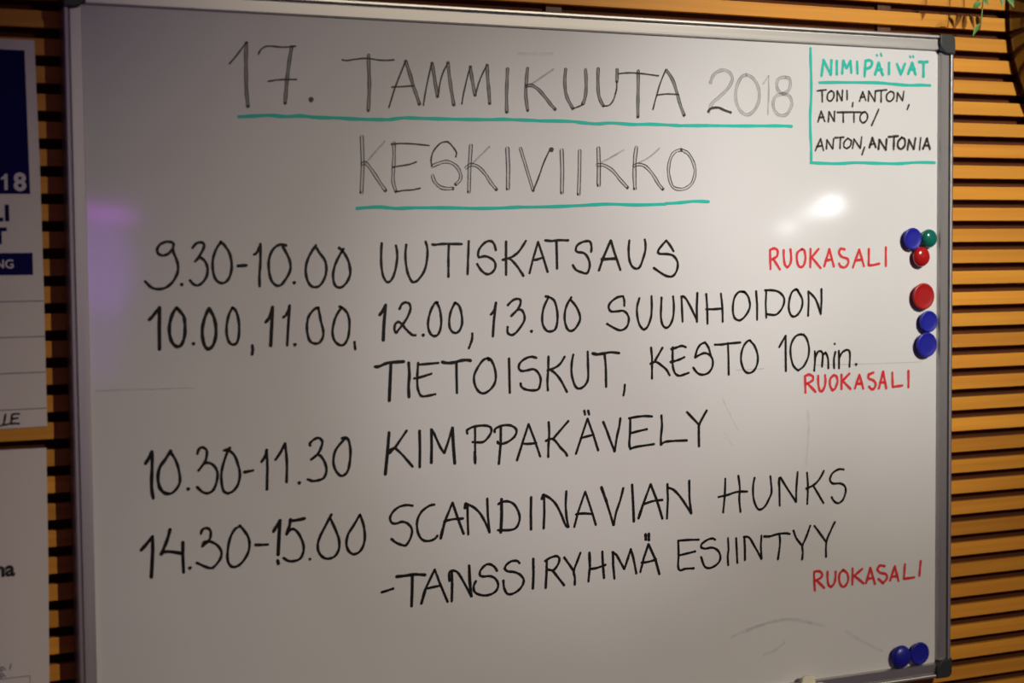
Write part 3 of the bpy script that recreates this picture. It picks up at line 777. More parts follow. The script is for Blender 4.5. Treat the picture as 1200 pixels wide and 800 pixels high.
ink('~', 'b', [6486, 6181, 6522, 6025, 6580, 5877, 6627, 5721])
ink('-', 'B', [6754, 5685, 6767, 5916, 6777, 6160])
ink('-', 'B', [6845, 6126, 6912, 5952])
ink('-', 'b', [6912, 5952, 7024, 5698])
ink('-', 'b', [7024, 5698, 7117, 5916, 7196, 6156])
ink('~', 'b', [6919, 5950, 7058, 5918, 7197, 5913])
ink('-', 'b', [7271, 5714, 7278, 5915, 7263, 6161])
ink('~', 'b', [7279, 5760, 7368, 5798, 7471, 5903, 7560, 6026, 7627, 6122])
ink('~', 'b', [7627, 6119, 7602, 5938, 7597, 5691])
word('schedule_text', 'black', 'HUNKS')
ink('~', 'b', [8145, 5702, 8137, 5917, 8111, 6146])
ink('~', 'b', [8346, 5676, 8368, 5837, 8360, 5997, 8379, 6158])
ink('~', 'b', [8039, 5938, 8178, 5920, 8327, 5890, 8486, 5897])
ink('~', 'b', [8598, 5722, 8575, 5836, 8579, 5980, 8618, 6096, 8675, 6152, 8760, 6114, 8827, 6014, 8865, 5920, 8846, 5717])
ink('-', 'b', [8993, 6124, 8989, 5929, 8986, 5751])
ink('~', 'b', [8986, 5864, 8980, 5783, 9005, 5744, 9105, 5888, 9255, 6091])
ink('~', 'b', [9255, 6086, 9259, 5915, 9279, 5689])
ink('~', 'b', [9430, 5707, 9444, 5896, 9434, 6132])
ink('~', 'b', [9704, 5700, 9630, 5810, 9532, 5885, 9415, 5923])
ink('-', 'b', [9528, 5885, 9699, 6140])
ink('~', 'b', [10029, 5705, 9946, 5696, 9847, 5742, 9803, 5822, 9847, 5882, 9966, 5890, 10042, 5928, 10062, 6004, 10016, 6117, 9937, 6157, 9867, 6122, 9831, 6067])
word('schedule_text', 'black', '-TANSSIRYHMÄ')
ink('~', 'b', [3350, 6741, 3425, 6728, 3501, 6711])
ink('~', 'B', [3544, 6571, 3655, 6570, 3783, 6566, 3911, 6584])
ink('-', 'B', [3747, 6568, 3742, 6749, 3732, 6947])
ink('-', 'B', [3858, 6927, 3915, 6753])
ink('-', 'b', [3915, 6753, 4036, 6528])
ink('-', 'b', [4036, 6528, 4104, 6710, 4200, 6939])
ink('-', 'b', [3915, 6753, 4103, 6732])
ink('~', 'b', [4227, 6688, 4225, 6588, 4262, 6565])
ink('-', 'b', [4259, 6567, 4262, 6738, 4254, 6938])
ink('~', 'b', [4262, 6561, 4327, 6585, 4391, 6677, 4514, 6902])
ink('~', 'B', [4514, 6902, 4496, 6735, 4488, 6520])
ink('~', 'b', [4861, 6623, 4821, 6564, 4755, 6528, 4695, 6541, 4634, 6603, 4630, 6658, 4680, 6675, 4760, 6676, 4833, 6713, 4873, 6785, 4852, 6857, 4784, 6900, 4691, 6909, 4598, 6882, 4552, 6840, 4546, 6779, 4576, 6720])
ink('~', 'b', [5165, 6552, 5131, 6522, 5057, 6518, 4989, 6555, 4962, 6602, 5002, 6639, 5096, 6657, 5177, 6702, 5220, 6768, 5196, 6840, 5134, 6897, 5053, 6926, 4992, 6914, 4953, 6842, 4944, 6748])
ink('-', 'B', [5353, 6513, 5354, 6706, 5344, 6886])
ink('-', 'b', [5540, 6542, 5533, 6722, 5520, 6896])
ink('~', 'b', [5513, 6558, 5590, 6521, 5673, 6509, 5714, 6544, 5693, 6618, 5630, 6681, 5561, 6668])
ink('-', 'b', [5616, 6682, 5778, 6886])
ink('-', 'b', [5781, 6534, 5915, 6719])
ink('~', 'b', [6010, 6495, 5965, 6598, 5915, 6719, 5929, 6809, 5926, 6894])
ink('-', 'B', [6137, 6506, 6142, 6677])
ink('-', 'b', [6142, 6677, 6120, 6871])
ink('~', 'b', [6137, 6713, 6236, 6709, 6364, 6680])
ink('-', 'b', [6320, 6507, 6327, 6679, 6343, 6846])
ink('-', 'b', [6472, 6526, 6475, 6692, 6492, 6870])
ink('~', 'b', [6465, 6526, 6522, 6569, 6579, 6663, 6636, 6758, 6680, 6647, 6730, 6510])
ink('~', 'b', [6730, 6510, 6767, 6629, 6809, 6831])
ink('-', 'b', [6867, 6820, 6919, 6642, 6989, 6468])
ink('-', 'b', [6989, 6468, 7088, 6670, 7148, 6871])
ink('~', 'b', [6883, 6697, 6970, 6698, 7099, 6677])
ink('-', 'B', [6946, 6336, 6950, 6407])
ink('-', 'B', [6994, 6333, 6995, 6417])
word('schedule_text', 'black', 'ESIINTYY')
ink('~', 'b', [7430, 6465, 7435, 6641, 7428, 6796, 7458, 6851, 7535, 6838, 7663, 6843])
ink('~', 'b', [7425, 6461, 7567, 6464, 7739, 6474])
ink('~', 'b', [7439, 6654, 7566, 6639, 7686, 6623])
ink('~', 'b', [7989, 6495, 7944, 6475, 7868, 6488, 7784, 6534, 7774, 6579, 7837, 6600, 7943, 6596, 8027, 6640, 8068, 6722, 8042, 6799, 7958, 6850, 7882, 6860, 7821, 6825, 7773, 6703])
ink('-', 'b', [8184, 6488, 8193, 6641, 8179, 6732, 8187, 6848])
ink('-', 'b', [8310, 6499, 8328, 6831])
ink('-', 'b', [8437, 6496, 8446, 6649, 8446, 6805])
ink('~', 'b', [8426, 6495, 8511, 6509, 8589, 6621, 8706, 6811])
ink('-', 'b', [8706, 6811, 8695, 6644, 8705, 6498])
ink('~', 'B', [8745, 6515, 8840, 6522])
ink('~', 'b', [8840, 6522, 8966, 6499, 9092, 6500, 9156, 6515])
ink('~', 'b', [8989, 6508, 8997, 6629, 8965, 6840])
ink('~', 'b', [9213, 6472, 9261, 6584, 9357, 6693])
ink('~', 'b', [9482, 6429, 9421, 6570, 9357, 6693, 9363, 6781, 9351, 6877])
ink('-', 'b', [9550, 6435, 9745, 6675])
ink('~', 'b', [9883, 6411, 9810, 6534, 9745, 6675, 9739, 6875])
word('room_note', 'red', 'RUOKASALI below ESIINTYY')
ink('-', 's', [9558, 7319, 9544, 7093])
ink('~', 's', [9544, 7093, 9557, 7062, 9618, 7059, 9670, 7090, 9662, 7147, 9557, 7188])
ink('-', 's', [9583, 7176, 9714, 7298])
ink('~', 's', [9766, 7077, 9766, 7171, 9781, 7260, 9819, 7293, 9872, 7254, 9893, 7183, 9898, 7089])
ink('~', 's', [10021, 7078, 9963, 7131, 9960, 7233, 10004, 7303, 10057, 7301, 10104, 7232, 10092, 7136, 10021, 7078])
ink('-', 's', [10180, 7070, 10176, 7295])
ink('-', 's', [10341, 7092, 10198, 7182])
ink('-', 's', [10207, 7176, 10368, 7298])
ink('-', 's', [10404, 7297, 10475, 7090])
ink('-', 's', [10475, 7090, 10555, 7322])
ink('-', 's', [10431, 7241, 10529, 7235])
ink('~', 's', [10718, 7089, 10637, 7074, 10592, 7122, 10637, 7171, 10737, 7202, 10755, 7263, 10692, 7324, 10610, 7257])
ink('-', 's', [10810, 7298, 10891, 7105])
ink('-', 's', [10891, 7105, 10956, 7319])
ink('-', 's', [10846, 7250, 10937, 7243])
ink('-', 's', [11065, 7090, 11047, 7298])
ink('-', 's', [11047, 7298, 11226, 7292])
ink('-', 's', [11336, 7070, 11315, 7278])
word('smear', 'smudge', 'faint grey wiping mark on the board')
ink('-', 'x', [8098, 4643, 8342, 5081])
word('smear', 'smudge', 'faint grey wiping mark on the board')
ink('-', 'x', [8143, 5109, 8249, 5272])
word('smear', 'smudge', 'faint grey wiping mark on the board')
ink('~', 'z', [9440, 4886, 9456, 5101, 9415, 5582])
word('smear', 'smudge', 'faint grey wiping mark on the board')
ink('~', 'z', [8248, 7806, 8637, 7705, 9144, 7672, 9721, 7819])
word('smear', 'smudge', 'faint grey wiping mark on the board')
ink('~', 'z', [8469, 7759, 9031, 7650, 9489, 7756])
word('smear', 'smudge', 'faint grey wiping mark on the board')
ink('~', 'z', [8748, 8100, 8917, 8061, 9059, 7981])
word('smear', 'smudge', 'faint grey wiping mark on the board')
ink('~', 'z', [10073, 7930, 10371, 8110, 10672, 8267])
word('scratch', 'smudge', 'thin grey scratch on the board')
ink('~', 'y', [60, 4195, 444, 4200, 823, 4206, 1156, 4211])
word('scratch', 'smudge', 'thin grey scratch on the board')
ink('~', 'y', [9578, 4269, 10537, 4286, 11339, 4289])
word('scratch', 'smudge', 'thin grey scratch on the board')
ink('~', 'y', [8311, 4287, 8741, 4285])
word('smear', 'smudge', 'faint grey wiping mark on the board')
ink('~', 'z', [5216, 313, 5492, 308, 5666, 294])

# ------------------------------------------------------------------ the slatted wall
SL = 0.02985
wall = empty('wall_back', (0.6, 0.052, 0)); tag(wall, kind='structure', label='slatted wall of narrow horizontal orange-brown wooden battens behind the whiteboard')
X0, X1, ZT = -1.6, 3.4, 2.70
link('backing_board', box_bm(X0, X1, 0.037, 0.052, 0, ZT), M_back, wall)
slat_me = None
z_first = BZ + 0.02353 + SL * 28
i = 0
while True:
    zt = z_first - SL * i
    if zt - 0.0185 < 0.01: break
    if slat_me is None:
        bm = box_bm(X0, X1, 0.022, 0.031, -0.0185, 0, 0.0009, 2)
        slat_me = bpy.data.meshes.new('slat'); bm.to_mesh(slat_me); bm.free(); slat_me.materials.append(M_slat)
    o = bpy.data.objects.new('slat', slat_me); C.objects.link(o); o.parent = wall
    o.location = (-wall.location.x, -wall.location.y, zt)
    i += 1
bat_me = None
for k in range(-4, 6):
    if bat_me is None:
        bm = box_bm(-0.011, 0.011, 0.031, 0.037, 0, ZT)
        bat_me = bpy.data.meshes.new('upright_batten'); bm.to_mesh(bat_me); bm.free(); bat_me.materials.append(M_batten)
    o = bpy.data.objects.new('upright_batten', bat_me); C.objects.link(o); o.parent = wall
    o.location = (0.585 + 0.507 * k - wall.location.x, -wall.location.y, 0)
fl = link('floor', box_bm(X0, X1, -4.5, 0.052, -0.05, 0), M_floor); tag(fl, kind='structure')

# ------------------------------------------------------------------ the whiteboard
W, H, FR = 1.160, 0.853, 0.020          # writing area and width of the frame
board = empty('whiteboard', (W / 2, 0.02, BZ - H - FR))
tag(board, 'large white magnetic whiteboard covered in Finnish handwriting, in an aluminium frame', 'whiteboard')
link('writing_surface', box_bm(-0.004, W + 0.004, 0.0, 0.0215, BZ - H - 0.004, BZ + 0.004), M_board, board)

# frame profile: (distance outward from the writing area, y)
PROF = [(-0.0003, 0.001), (-0.0003, -0.0022), (0.0010, -0.0062), (0.0128, -0.0066), (0.0136, -0.0064), (0.0140, -0.0048), (0.0146, -0.0048),
        (0.0148, -0.0080), (0.0154, -0.0090), (0.0164, -0.0094), (0.0186, -0.0094), (0.0197, -0.0086), (0.0200, -0.0072), (0.0200, 0.0215), (0.002, 0.0215)]
def rail(side):
    bm = bmesh.new()
    c = 0.004
    rows = []
    for d, y in PROF:
        if side == 'top': a, b = (c, y, BZ + d), (W - c, y, BZ + d)
        if side == 'bottom': a, b = (c, y, BZ - H - d), (W - c, y, BZ - H - d)
        if side == 'left': a, b = (-d, y, BZ - c), (-d, y, BZ - H + c)
        if side == 'right': a, b = (W + d, y, BZ - c), (W + d, y, BZ - H + c)
        rows.append((bm.verts.new(a), bm.verts.new(b)))
    for p, q_ in zip(rows, rows[1:] + rows[:1]):
        bm.faces.new((p[0], p[1], q_[1], q_[0]))
    bm.faces.new([r[0] for r in rows]); bm.faces.new([r[1] for r in rows][::-1])
    bmesh.ops.recalc_face_normals(bm, faces=bm.faces[:])
    return link('frame_rail', bm, M_alu['x' if side in ('top', 'bottom') else 'z'], board)
for s in ('top', 'bottom', 'left', 'right'): rail(s)

def corner(cx, cz, sx, sz):
    """black cap; cx, cz outer corner of the frame, sx, sz point inwards"""
    R, A = 0.008, 0.0265
    pts = []
    for k in range(7):
        a = pi / 2 * k / 6
        pts.append((R - R * cos(a) if False else R * (1 - sin(a)), R * (1 - cos(a))))
    # outer rounded corner from the side edge to the top edge
    pts = [(R * (1 - cos(a)), R * (1 - sin(a))) for a in [pi / 2 * k / 6 for k in range(7)]]
    # along the top edge to the inner end, then the curved inner edge
    pts += [(A, 0.0), (A, 0.012), (A - 0.0015, 0.0175), (0.0215, 0.0215), (0.0175, A - 0.0015), (0.012, A), (0.0, A)]
    poly = [(cx + sx * (p[0] - 0.0008), cz + sz * (p[1] - 0.0008)) for p in pts]
    link('corner_cap', prism_bm(poly, -0.0118, 0.0215, 0.0018), M_black, board)
for cx, sx in ((-FR, 1), (W + FR, -1)):
    for cz, sz in ((BZ + FR, -1), (BZ - H - FR, 1)):
        corner(cx, cz, sx, sz)

# ------------------------------------------------------------------ handwriting
def smooth_pts(pts, closed=False):
    if len(pts) < 3: return pts
    out = []
    P = [pts[0]] + pts + [pts[-1]]
    for i in range(1, len(P) - 2):
        p0, p1, p2, p3 = P[i - 1], P[i], P[i + 1], P[i + 2]
        n = 5
        for k in range(n):
            t = k / n
            out.append(tuple(0.5 * ((2 * p1[j]) + (-p0[j] + p2[j]) * t + (2 * p0[j] - 5 * p1[j] + 4 * p2[j] - p3[j]) * t * t
                                    + (-p0[j] + 3 * p1[j] - 3 * p2[j] + p3[j]) * t ** 3) for j in (0, 1)))
    out.append(pts[-1])
    return out

def ribbon(bm, uvl, pts, w, y, mi, cap=True, taper=0.0):
    n = len(pts)
    V = [Vector(p) for p in pts]
    rows = []
    for i in range(n):
        t = (V[min(i + 1, n - 1)] - V[max(i - 1, 0)])
        if t.length < 1e-7: t = Vector((1, 0))
        t.normalize(); nn = Vector((-t.y, t.x))
        if 0 < i < n - 1:
            a = (V[i] - V[i - 1]); b = (V[i + 1] - V[i])
            if a.length > 1e-7 and b.length > 1e-7:
                cs = max(0.6, a.normalized().dot(t)); k = 1 / cs
            else: k = 1
        else: k = 1
        ww = w / 2 * (1 + 0.10 * sin(i * 0.9 + V[0].x * 90)) * k
        rows.append((V[i] + nn * ww, V[i] - nn * ww, t, nn, ww))
    if cap:
        r0 = rows[0]; rows.insert(0, (V[0] - r0[2] * r0[4] * .75 + r0[3] * r0[4] * .55, V[0] - r0[2] * r0[4] * .75 - r0[3] * r0[4] * .55, r0[2], r0[3], 0))
        r1 = rows[-1]; rows.append((V[-1] + r1[2] * r1[4] * .75 + r1[3] * r1[4] * .55, V[-1] + r1[2] * r1[4] * .75 - r1[3] * r1[4] * .55, r1[2], r1[3], 0))
    vs = [(bm.verts.new((a.x, y, a.y)), bm.verts.new((b.x, y, b.y))) for a, b, _, _, _ in rows]
    L_ = 0
    for i in range(len(vs) - 1):
        try: fc = bm.faces.new((vs[i][0], vs[i][1], vs[i + 1][1], vs[i + 1][0]))
        except ValueError: continue
        fc.material_index = mi
        d = (rows[i + 1][0] - rows[i][0]).length * 100
        for lp, uv in zip(fc.loops, ((0, L_), (1, L_), (1, L_ + d), (0, L_ + d))): lp[uvl].uv = uv
        L_ += d

def split_sharp(pts):
    """cut a polyline where it turns sharply so that each leg is its own ribbon"""
    out, cur = [], [pts[0]]
    for i in range(1, len(pts) - 1):
        cur.append(pts[i])
        a = Vector(pts[i]) - Vector(pts[i - 1]); b = Vector(pts[i + 1]) - Vector(pts[i])
        if a.length > 1e-6 and b.length > 1e-6 and a.angle(b) > 1.25:
            out.append(cur); cur = [pts[i]]
    cur.append(pts[-1]); out.append(cur)
    return out

def build_ink():
    for wi, (n, c, t, strokes) in enumerate(WORDS):
        bm = bmesh.new(); uvl = bm.loops.layers.uv.new('UVMap')
        mats = []
        for si, (kind, code, pts) in enumerate(strokes):
            mn, w_ = STY[code]
            if c == 'faint' and mn in ('faded', 'thin', 'hollow'): mn = 'faint' if code != 'k' else 'thin'
            if n == 'weekday_heading' and code == 'h': mn = 'hollow'
            if mn not in mats: mats.append(mn)
            mi = mats.index(mn)
            y = -0.0004 - 0.000012 * si
            if kind == '*':
                p = Vector(pts[0]); w2 = w_ / 2 * 1.15
                ring = [bm.verts.new((p.x + w2 * cos(a) * (1 + .15 * sin(3 * a)), y, p.y + w2 * sin(a))) for a in [2 * pi * k / 12 for k in range(12)]]
                fc = bm.faces.new(ring); fc.material_index = mi
                for lp in fc.loops: lp[uvl].uv = (0.9, 0)
                continue
            if code in 'hH' and mn != 'faint':
                # the pen paused at the end of each of these strokes
                if 'thin' not in mats: mats.append('thin')
                dx = 0.0012 if code == 'H' else 0.0003
                ring = [bm.verts.new((pts[-1][0] - dx + .0013 * cos(a), y - 0.00002, pts[-1][1] + .0017 * sin(a))) for a in [2 * pi * k / 10 for k in range(10)]]
                fc = bm.faces.new(ring); fc.material_index = mats.index('thin')
                for lp in fc.loops: lp[uvl].uv = (0.5, 0)
            legs = split_sharp(pts)
            for li, leg in enumerate(legs):
                sp_ = smooth_pts(leg) if kind == '~' else leg
                if kind == '-' and len(leg) == 2:
                    a, b = leg
                    sp_ = [(a[0] + (b[0] - a[0]) * k / 8, a[1] + (b[1] - a[1]) * k / 8) for k in range(9)]
                ribbon(bm, uvl, sp_, w_, y - 0.000004 * li, mi)
        me = bpy.data.meshes.new(n); 
        for mn in mats: me.materials.append(INK[mn])
        bmesh.ops.recalc_face_normals(bm, faces=bm.faces[:])
        for fc in bm.faces:
            if fc.normal.y > 0: fc.normal_flip()
        bm.to_mesh(me); bm.free()
        o = link(n, me, None, board)
        colour = {'faded': 'worn black outline lettering ', 'faint': 'faint worn black figures ', 'black': 'black handwriting ', 'blacks': 'small black handwriting ', 'red': 'red handwriting '}
        if c == 'teal' and n == 'name_day_heading': tag(o, 'turquoise capitals ' + t)
        elif c in colour: tag(o, colour[c] + t)
        else: tag(o, t)

# ------------------------------------------------------------------ magnets
def magnet(x, z, r, mat, dome, label, base_mat=None, tilt=0.0):
    o = empty('board_magnet', (x, 0.0, BZ + z)); tag(o, label, 'magnet', 'round magnets on the whiteboard')
    h = 0.0075
    if dome:
        prof = [(0, 0.0), (r * .80, 0.0), (r * .84, -0.0006), (r * .88, -0.0035), (r * .97, -0.0048), (r, -0.0062), (r * .985, -0.0078),
                (r * .92, -0.0096), (r * .78, -0.0114), (r * .58, -0.0127), (r * .32, -0.0135), (0, -0.0138)]
    else:
        prof = [(0, 0.0), (r * .82, 0.0), (r * .84, -0.0006), (r * .88, -0.0040), (r * .97, -0.0054), (r, -0.0066), (r * .99, -0.0078),
                (r * .955, -0.0086), (r * .88, -0.0087), (r * .80, -0.0082), (r * .5, -0.0080), (0, -0.0080)]
    body = link('cap', lathe_bm(prof), mat, o, smooth=True); body.location = (0, 0, 0)
    b = link('magnet_disc', lathe_bm([(0, -0.0002), (r * .6, -0.0002), (r * .6, 0.0), (0, 0.0)], 24), M_steel, o)
    b.location = (0, 0, 0)
    b.location.y = 0.0
    o.location.y = -0.0001
MAG = [(1.1120, -0.2587, .0150, M_blue, 0, 'flat blue magnet left of the green magnet, highest on the board'),
       (1.1400, -0.2585, .0128, M_green, 1, 'domed green magnet at the right edge of the whiteboard'),
       (1.1270, -0.2835, .0138, M_red2, 1, 'small domed red magnet just below the green magnet'),
       (1.1310, -0.3380, .0182, M_red, 0, 'large flat red magnet, directly above two blue magnets'),
       (1.1400, -0.3730, .0150, M_blue, 0, 'blue magnet touching the underside of the large red magnet'),
       (1.1368, -0.4050, .0172, M_blue, 0, 'larger blue magnet, lowest of the column below the large red one'),
       (1.0955, -0.8365, .0158, M_blue, 1, 'blue magnet in the bottom corner, left one of the touching pair'),
       (1.1272, -0.8355, .0158, M_blue, 0, 'blue magnet in the bottom corner, right one of the touching pair')]
for a in MAG: magnet(*a[:5], a[5])

# ------------------------------------------------------------------ cream clip on the bottom rail
cl = empty('rail_clip', (0.932, -0.012, BZ - H - 0.040))
tag(cl, 'cream plastic clip hooked on the bottom rail of the whiteboard frame', 'clip')
zb = BZ - H
link('hook', prism_bm([(0.9235, zb + .0008), (0.9255, zb + 0.0080), (0.9300, zb + 0.0105), (0.9400, zb + 0.0100), (0.9450, zb + 0.0075), (0.9475, zb - .004), (0.9235, zb - .004)], -0.0165, -0.0105, 0.0015), M_cream, cl)
link('body', box_bm(0.9050, 0.9600, -0.026, -0.0105, zb - 0.040, zb - 0.0005, 0.004, 3), M_cream, cl)

# ------------------------------------------------------------------ posters on the left
def text_mesh(s, size, x, z, y, mat, parent, name='lettering', bold=0.0, align='RIGHT', sx=1.0):
    cu = bpy.data.curves.new(name, 'FONT'); cu.body = s; cu.size = size; cu.align_x = align
    cu.offset = bold; cu.extrude = 0.0001
    tmp = bpy.data.objects.new('tmp', cu); C.objects.link(tmp)
    bpy.context.view_layer.update()
    me = bpy.data.meshes.new_from_object(tmp.evaluated_get(bpy.context.evaluated_depsgraph_get()))
    bpy.data.objects.remove(tmp)
    me.materials.clear()
    for v in me.vertices: v.co = Vector((x + v.co.x * sx, y - v.co.z, z + v.co.y))
    return link(name, me, mat, parent)

def rect(name, x0, x1, z0, z1, y, mat, parent, t=0.0002):
    return link(name, box_bm(x0, x1, y - t, y, BZ + z0, BZ + z1), mat, parent)

YP = 0.0205
p1 = empty('poster', (-0.19, 0.0215, BZ - 0.4577))
tag(p1, 'white paper sheet with a navy block and white 18, beside the upper left frame', 'poster')
link('sheet', prism_bm([(-0.340, BZ - 0.4610), (-0.0431, BZ - 0.4577), (-0.0431, BZ - 0.31), (-0.0440, BZ - 0.18), (-0.0466, BZ - 0.0388), (-0.340, BZ - 0.0380)], YP, 0.0215), M_paper, p1)
link('navy_block', prism_bm([(-0.330, BZ - 0.2048), (-0.0550, BZ - 0.2044), (-0.0572, BZ - 0.0502), (-0.330, BZ - 0.0485)], YP - 0.0002, YP), M_navy, p1)
text_mesh('8', 0.0262, -0.0590, BZ - 0.2004, YP - 0.0004, M_white, p1, bold=0.0009)
link('lettering', prism_bm([(-.0818, BZ - .2004), (-.0783, BZ - .2004), (-.0783, BZ - .1830), (-.0811, BZ - .1830), (-.0826, BZ - .1856), (-.0850, BZ - .1870), (-.0850, BZ - .1897), (-.0818, BZ - .1884)], YP - .0005, YP - .0003), M_white, p1)
text_mesh('I', 0.0235, -0.0768, BZ - 0.2330, YP - 0.0004, M_navy, p1, bold=0.0010)
text_mesh('L', 0.0235, -0.0845, BZ - 0.2330, YP - 0.0004, M_navy, p1, bold=0.0010)
text_mesh('T', 0.0235, -0.0810, BZ - 0.2575, YP - 0.0004, M_navy, p1, bold=0.0010)
rect('navy_band', -0.330, -0.0541, -0.2920, -0.2680, YP, M_navy, p1)
text_mesh('NG', 0.0132, -0.0738, BZ - 0.2843, YP - 0.0004, M_white, p1, bold=0.0002)
for z in (-0.3214, -0.3602, -0.3992, -0.4388):
    link('rule', prism_bm([(-0.338, BZ + z - .0004), (-0.0434, BZ + z + .0006), (-0.0434, BZ + z + .0014), (-0.338, BZ + z + .0005)], YP - 0.0002, YP), M_line, p1)
# handwritten capitals at the foot of the sheet
bm = bmesh.new(); uvl = bm.loops.layers.uv.new('UVMap')
for k_, st in enumerate(([(-.0868, -.4424), (-.0880, -.4490), (-.0888, -.4536), (-.0835, -.4532)],
           [(-.0925, -.4548), (-.0890, -.4536)],
           [(-.0800, -.4432), (-.0808, -.4490), (-.0815, -.4532)],
           [(-.0800, -.4430), (-.0760, -.4424), (-.0724, -.4428)],
           [(-.0806, -.4480), (-.0770, -.4474), (-.0742, -.4472)],
           [(-.0815, -.4532), (-.0770, -.4528), (-.0728, -.4533)])):
    ribbon(bm, uvl, smooth_pts([(x, BZ + z) for x, z in st]), 0.0021, YP - 0.0004 - k_ * 0.00001, 0)
for fc in bm.faces:
    fc.normal_update()
    if fc.normal.y > 0: fc.normal_flip()
link('handwriting', bm, INK['black'], p1)

p2 = empty('poster', (-0.19, 0.0215, BZ - 0.901))
tag(p2, 'plain white paper sheet with small black print, beside the lower left frame', 'poster')
link('sheet', prism_bm([(-0.340, BZ - 0.901), (-0.0490, BZ - 0.901), (-0.0477, BZ - 0.742), (-0.0455, BZ - 0.60), (-0.0446, BZ - 0.4814), (-0.340, BZ - 0.4795)], YP, 0.0215), M_paper, p2)
text_mesh('na', 0.0230, -0.0815, BZ - 0.6188, YP - 0.0004, M_ink, p2, bold=0.0008)
text_mesh('rip. /', 0.0095, -0.0872, BZ - 0.7222, YP - 0.0004, M_line, p2, bold=0.0)
text_mesh('rp.', 0.0095, -0.0930, BZ - 0.7295, YP - 0.0004, M_line, p2, bold=0.0)
link('rule', prism_bm([(-0.30, BZ - .7322), (-0.0680, BZ - .7312), (-0.0680, BZ - .7318), (-0.30, BZ - .7328)], YP - 0.0002, YP), M_line, p2)
rect('rule', -0.0685, -0.0680, -0.860, -0.7316, YP, M_line, p2)

# ------------------------------------------------------------------ round wall pot with a trailing plant
PC = Vector((1.561, 0.02, BZ + 0.065)); PR = 0.258
pot = empty('wall_pot', (PC.x, 0.022, PC.z - PR)); tag(pot, 'large round dark brown glossy half globe pot on the slatted wall', 'pot')
bm = bmesh.new()
nu, nv = 48, 28
grid = []
for j in range(nv + 1):
    # latitude from the bottom to the opening
    ph = -pi / 2 + (pi / 2 + 0.85) * j / nv
    row = []
    for i_ in range(nu + 1):
        th = pi + pi * i_ / nu                       # half circle on the room side (-Y)
        row.append(bm.verts.new((PC.x + PR * cos(ph) * cos(th), 0.0215 + 0.85 * PR * cos(ph) * sin(th), PC.z + PR * sin(ph))))
    grid.append(row)
for j in range(nv):
    for i_ in range(nu):
        try: bm.faces.new((grid[j][i_], grid[j][i_ + 1], grid[j + 1][i_ + 1], grid[j + 1][i_]))
        except ValueError: pass
bmesh.ops.remove_doubles(bm, verts=bm.verts[:], dist=1e-5)
o = link('shell', bm, M_pot, pot, smooth=True)
sm = o.modifiers.new('solid', 'SOLIDIFY'); sm.thickness = 0.006; sm.offset = 1
zs = PC.z + PR * sin(0.78); rs = PR * cos(0.78) * .97
bm = bmesh.new()
ring = [bm.verts.new((PC.x + rs * cos(pi + pi * k / 24), 0.021 + .85 * rs * sin(pi + pi * k / 24), zs)) for k in range(25)]
bm.faces.new(ring)
link('soil', bm, M_soil, pot)

plant = empty('trailing_plant', (PC.x, -0.05, zs)); tag(plant, 'green trailing plant with narrow leaves hanging over the top right slats', 'plant')
def tube(pts, r):
    bm = bmesh.new(); n = 6; prev = None
    for i_, p in enumerate(pts):
        p = Vector(p); t = (Vector(pts[min(i_ + 1, len(pts) - 1)]) - Vector(pts[max(i_ - 1, 0)])).normalized()
        a = t.cross(Vector((0.3, 1, 0.2))).normalized(); b = t.cross(a)
        ring = [bm.verts.new(p + r * (a * cos(2 * pi * k / n) + b * sin(2 * pi * k / n))) for k in range(n)]
        if prev:
            for k in range(n): bm.faces.new((prev[k], prev[(k + 1) % n], ring[(k + 1) % n], ring[k]))
        prev = ring
    return bm
def leaf(base, tip, w_, bend, side):
    """lanceolate leaf with a folded midrib"""
    base, tip = Vector(base), Vector(tip); ax = tip - base; L_ = ax.length; ax.normalize()
    s = ax.cross(Vector(side)).normalized(); nrm = s.cross(ax)
    bm = bmesh.new(); rows = []
    for k in range(9):
        t = k / 8; ww = w_ * (sin(pi * t ** 0.8) * 0.98 + 0.02) * .5
        c_ = base + ax * L_ * t + nrm * bend * sin(pi * t)
        rows.append([bm.verts.new(c_ + s * ww + nrm * ww * .35), bm.verts.new(c_), bm.verts.new(c_ - s * ww + nrm * ww * .35)])
    for a, b in zip(rows, rows[1:]):
        bm.faces.new((a[0], a[1], b[1], b[0])); bm.faces.new((a[1], a[2], b[2], b[1]))
    o = link('leaf', bm, M_leaf, plant, smooth=True)
    return o
rnd = random.Random(4)
def stem(pts):
    # smooth 3d catmull
    out = []
    P = [pts[0]] + pts + [pts[-1]]
    for i_ in range(1, len(P) - 2):
        for k in range(6):
            t = k / 6
            out.append(tuple(0.5 * ((2 * P[i_][j]) + (-P[i_ - 1][j] + P[i_ + 1][j]) * t + (2 * P[i_ - 1][j] - 5 * P[i_][j] + 4 * P[i_ + 1][j] - P[i_ + 2][j]) * t * t
                                    + (-P[i_ - 1][j] + 3 * P[i_][j] - 3 * P[i_ + 1][j] + P[i_ + 2][j]) * t ** 3) for j in range(3)))
    out.append(pts[-1])
    link('stem', tube(out, 0.0012), M_stem, plant, smooth=True)
    return out
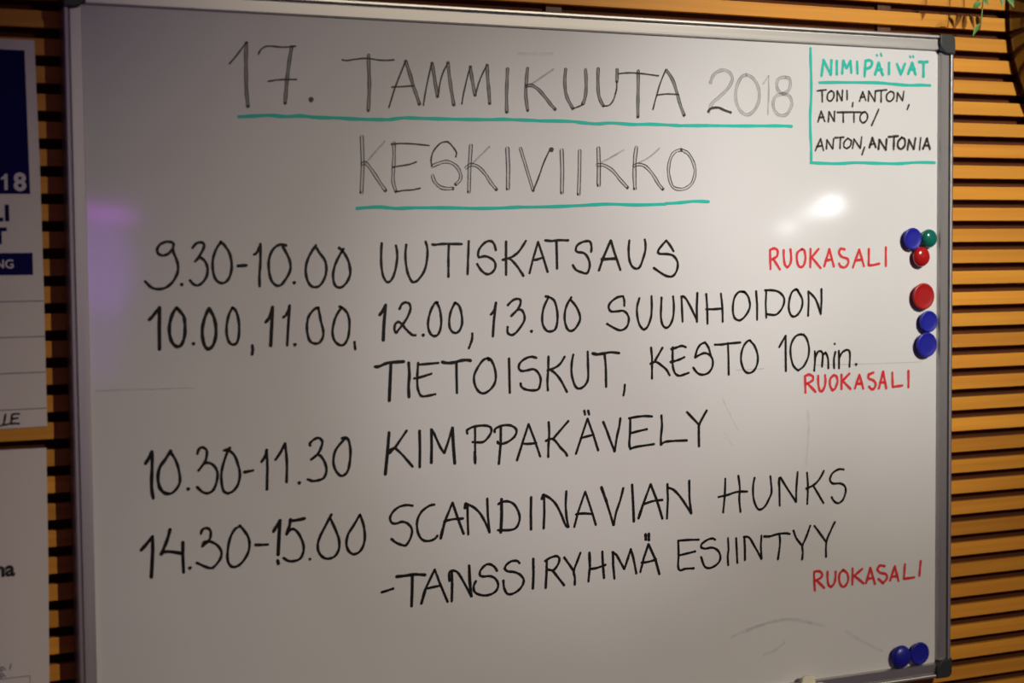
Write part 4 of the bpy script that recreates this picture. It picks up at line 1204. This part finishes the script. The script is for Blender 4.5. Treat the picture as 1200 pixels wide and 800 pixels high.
tops = [(1.50, -0.06, zs), (1.45, -0.05, zs), (1.53, -0.07, zs), (1.42, -0.04, zs)]
S1 = stem([tops[0], (1.40, -0.07, zs + .05), (1.28, -0.05, BZ + .24), (1.215, -0.045, BZ + .14), (1.204, -0.042, BZ + .075), (1.198, -0.042, BZ + .034)])
S2 = stem([tops[1], (1.38, -0.05, zs + .05), (1.31, -0.04, BZ + .22), (1.262, -0.04, BZ + .13), (1.252, -0.04, BZ + .078)])
S3 = stem([tops[2], (1.38, -0.09, zs + .08), (1.24, -0.06, BZ + .26), (1.175, -0.045, BZ + .15), (1.165, -0.045, BZ + .085)])
S4 = stem([tops[3], (1.36, -0.06, zs + .04), (1.29, -0.05, BZ + .20), (1.236, -0.05, BZ + .12), (1.232, -0.05, BZ + .085)])
# leaves seen in the photograph
leaf((1.1985, -0.042, BZ + .034), (1.1835, -0.043, BZ + .0150), 0.0065, 0.001, (0, 1, 0.2))
leaf((1.200, -0.042, BZ + .062), (1.181, -0.046, BZ + .0535), 0.008, 0.002, (0, 1, 0))
leaf((1.204, -0.042, BZ + .076), (1.214, -0.040, BZ + .058), 0.007, 0.002, (0, 1, .3))
leaf((1.232, -0.050, BZ + .088), (1.228, -0.050, BZ + .056), 0.009, 0.002, (0.4, 1, 0))
leaf((1.226, -0.050, BZ + .088), (1.215, -0.050, BZ + .064), 0.009, 0.002, (0, 1, 0))
leaf((1.252, -0.040, BZ + .080), (1.258, -0.040, BZ + .058), 0.009, 0.001, (0, 1, 0))
leaf((1.240, -0.045, BZ + .085), (1.248, -0.043, BZ + .062), 0.007, 0.001, (0, 1, .2))
leaf((1.165, -0.045, BZ + .092), (1.158, -0.046, BZ + .070), 0.008, 0.002, (0, 1, 0))
for S in (S1, S2, S3, S4):
    for k in range(4, len(S) - 9, 3):
        p = Vector(S[k]); a = rnd.uniform(-1, 1)
        d = Vector((rnd.uniform(-.03, .03), rnd.uniform(-.018, .012), rnd.uniform(-.035, -.012)))
        leaf(p, p + d, rnd.uniform(.006, .009), .003, (rnd.uniform(-.4, .4), 1, .2))

build_ink()
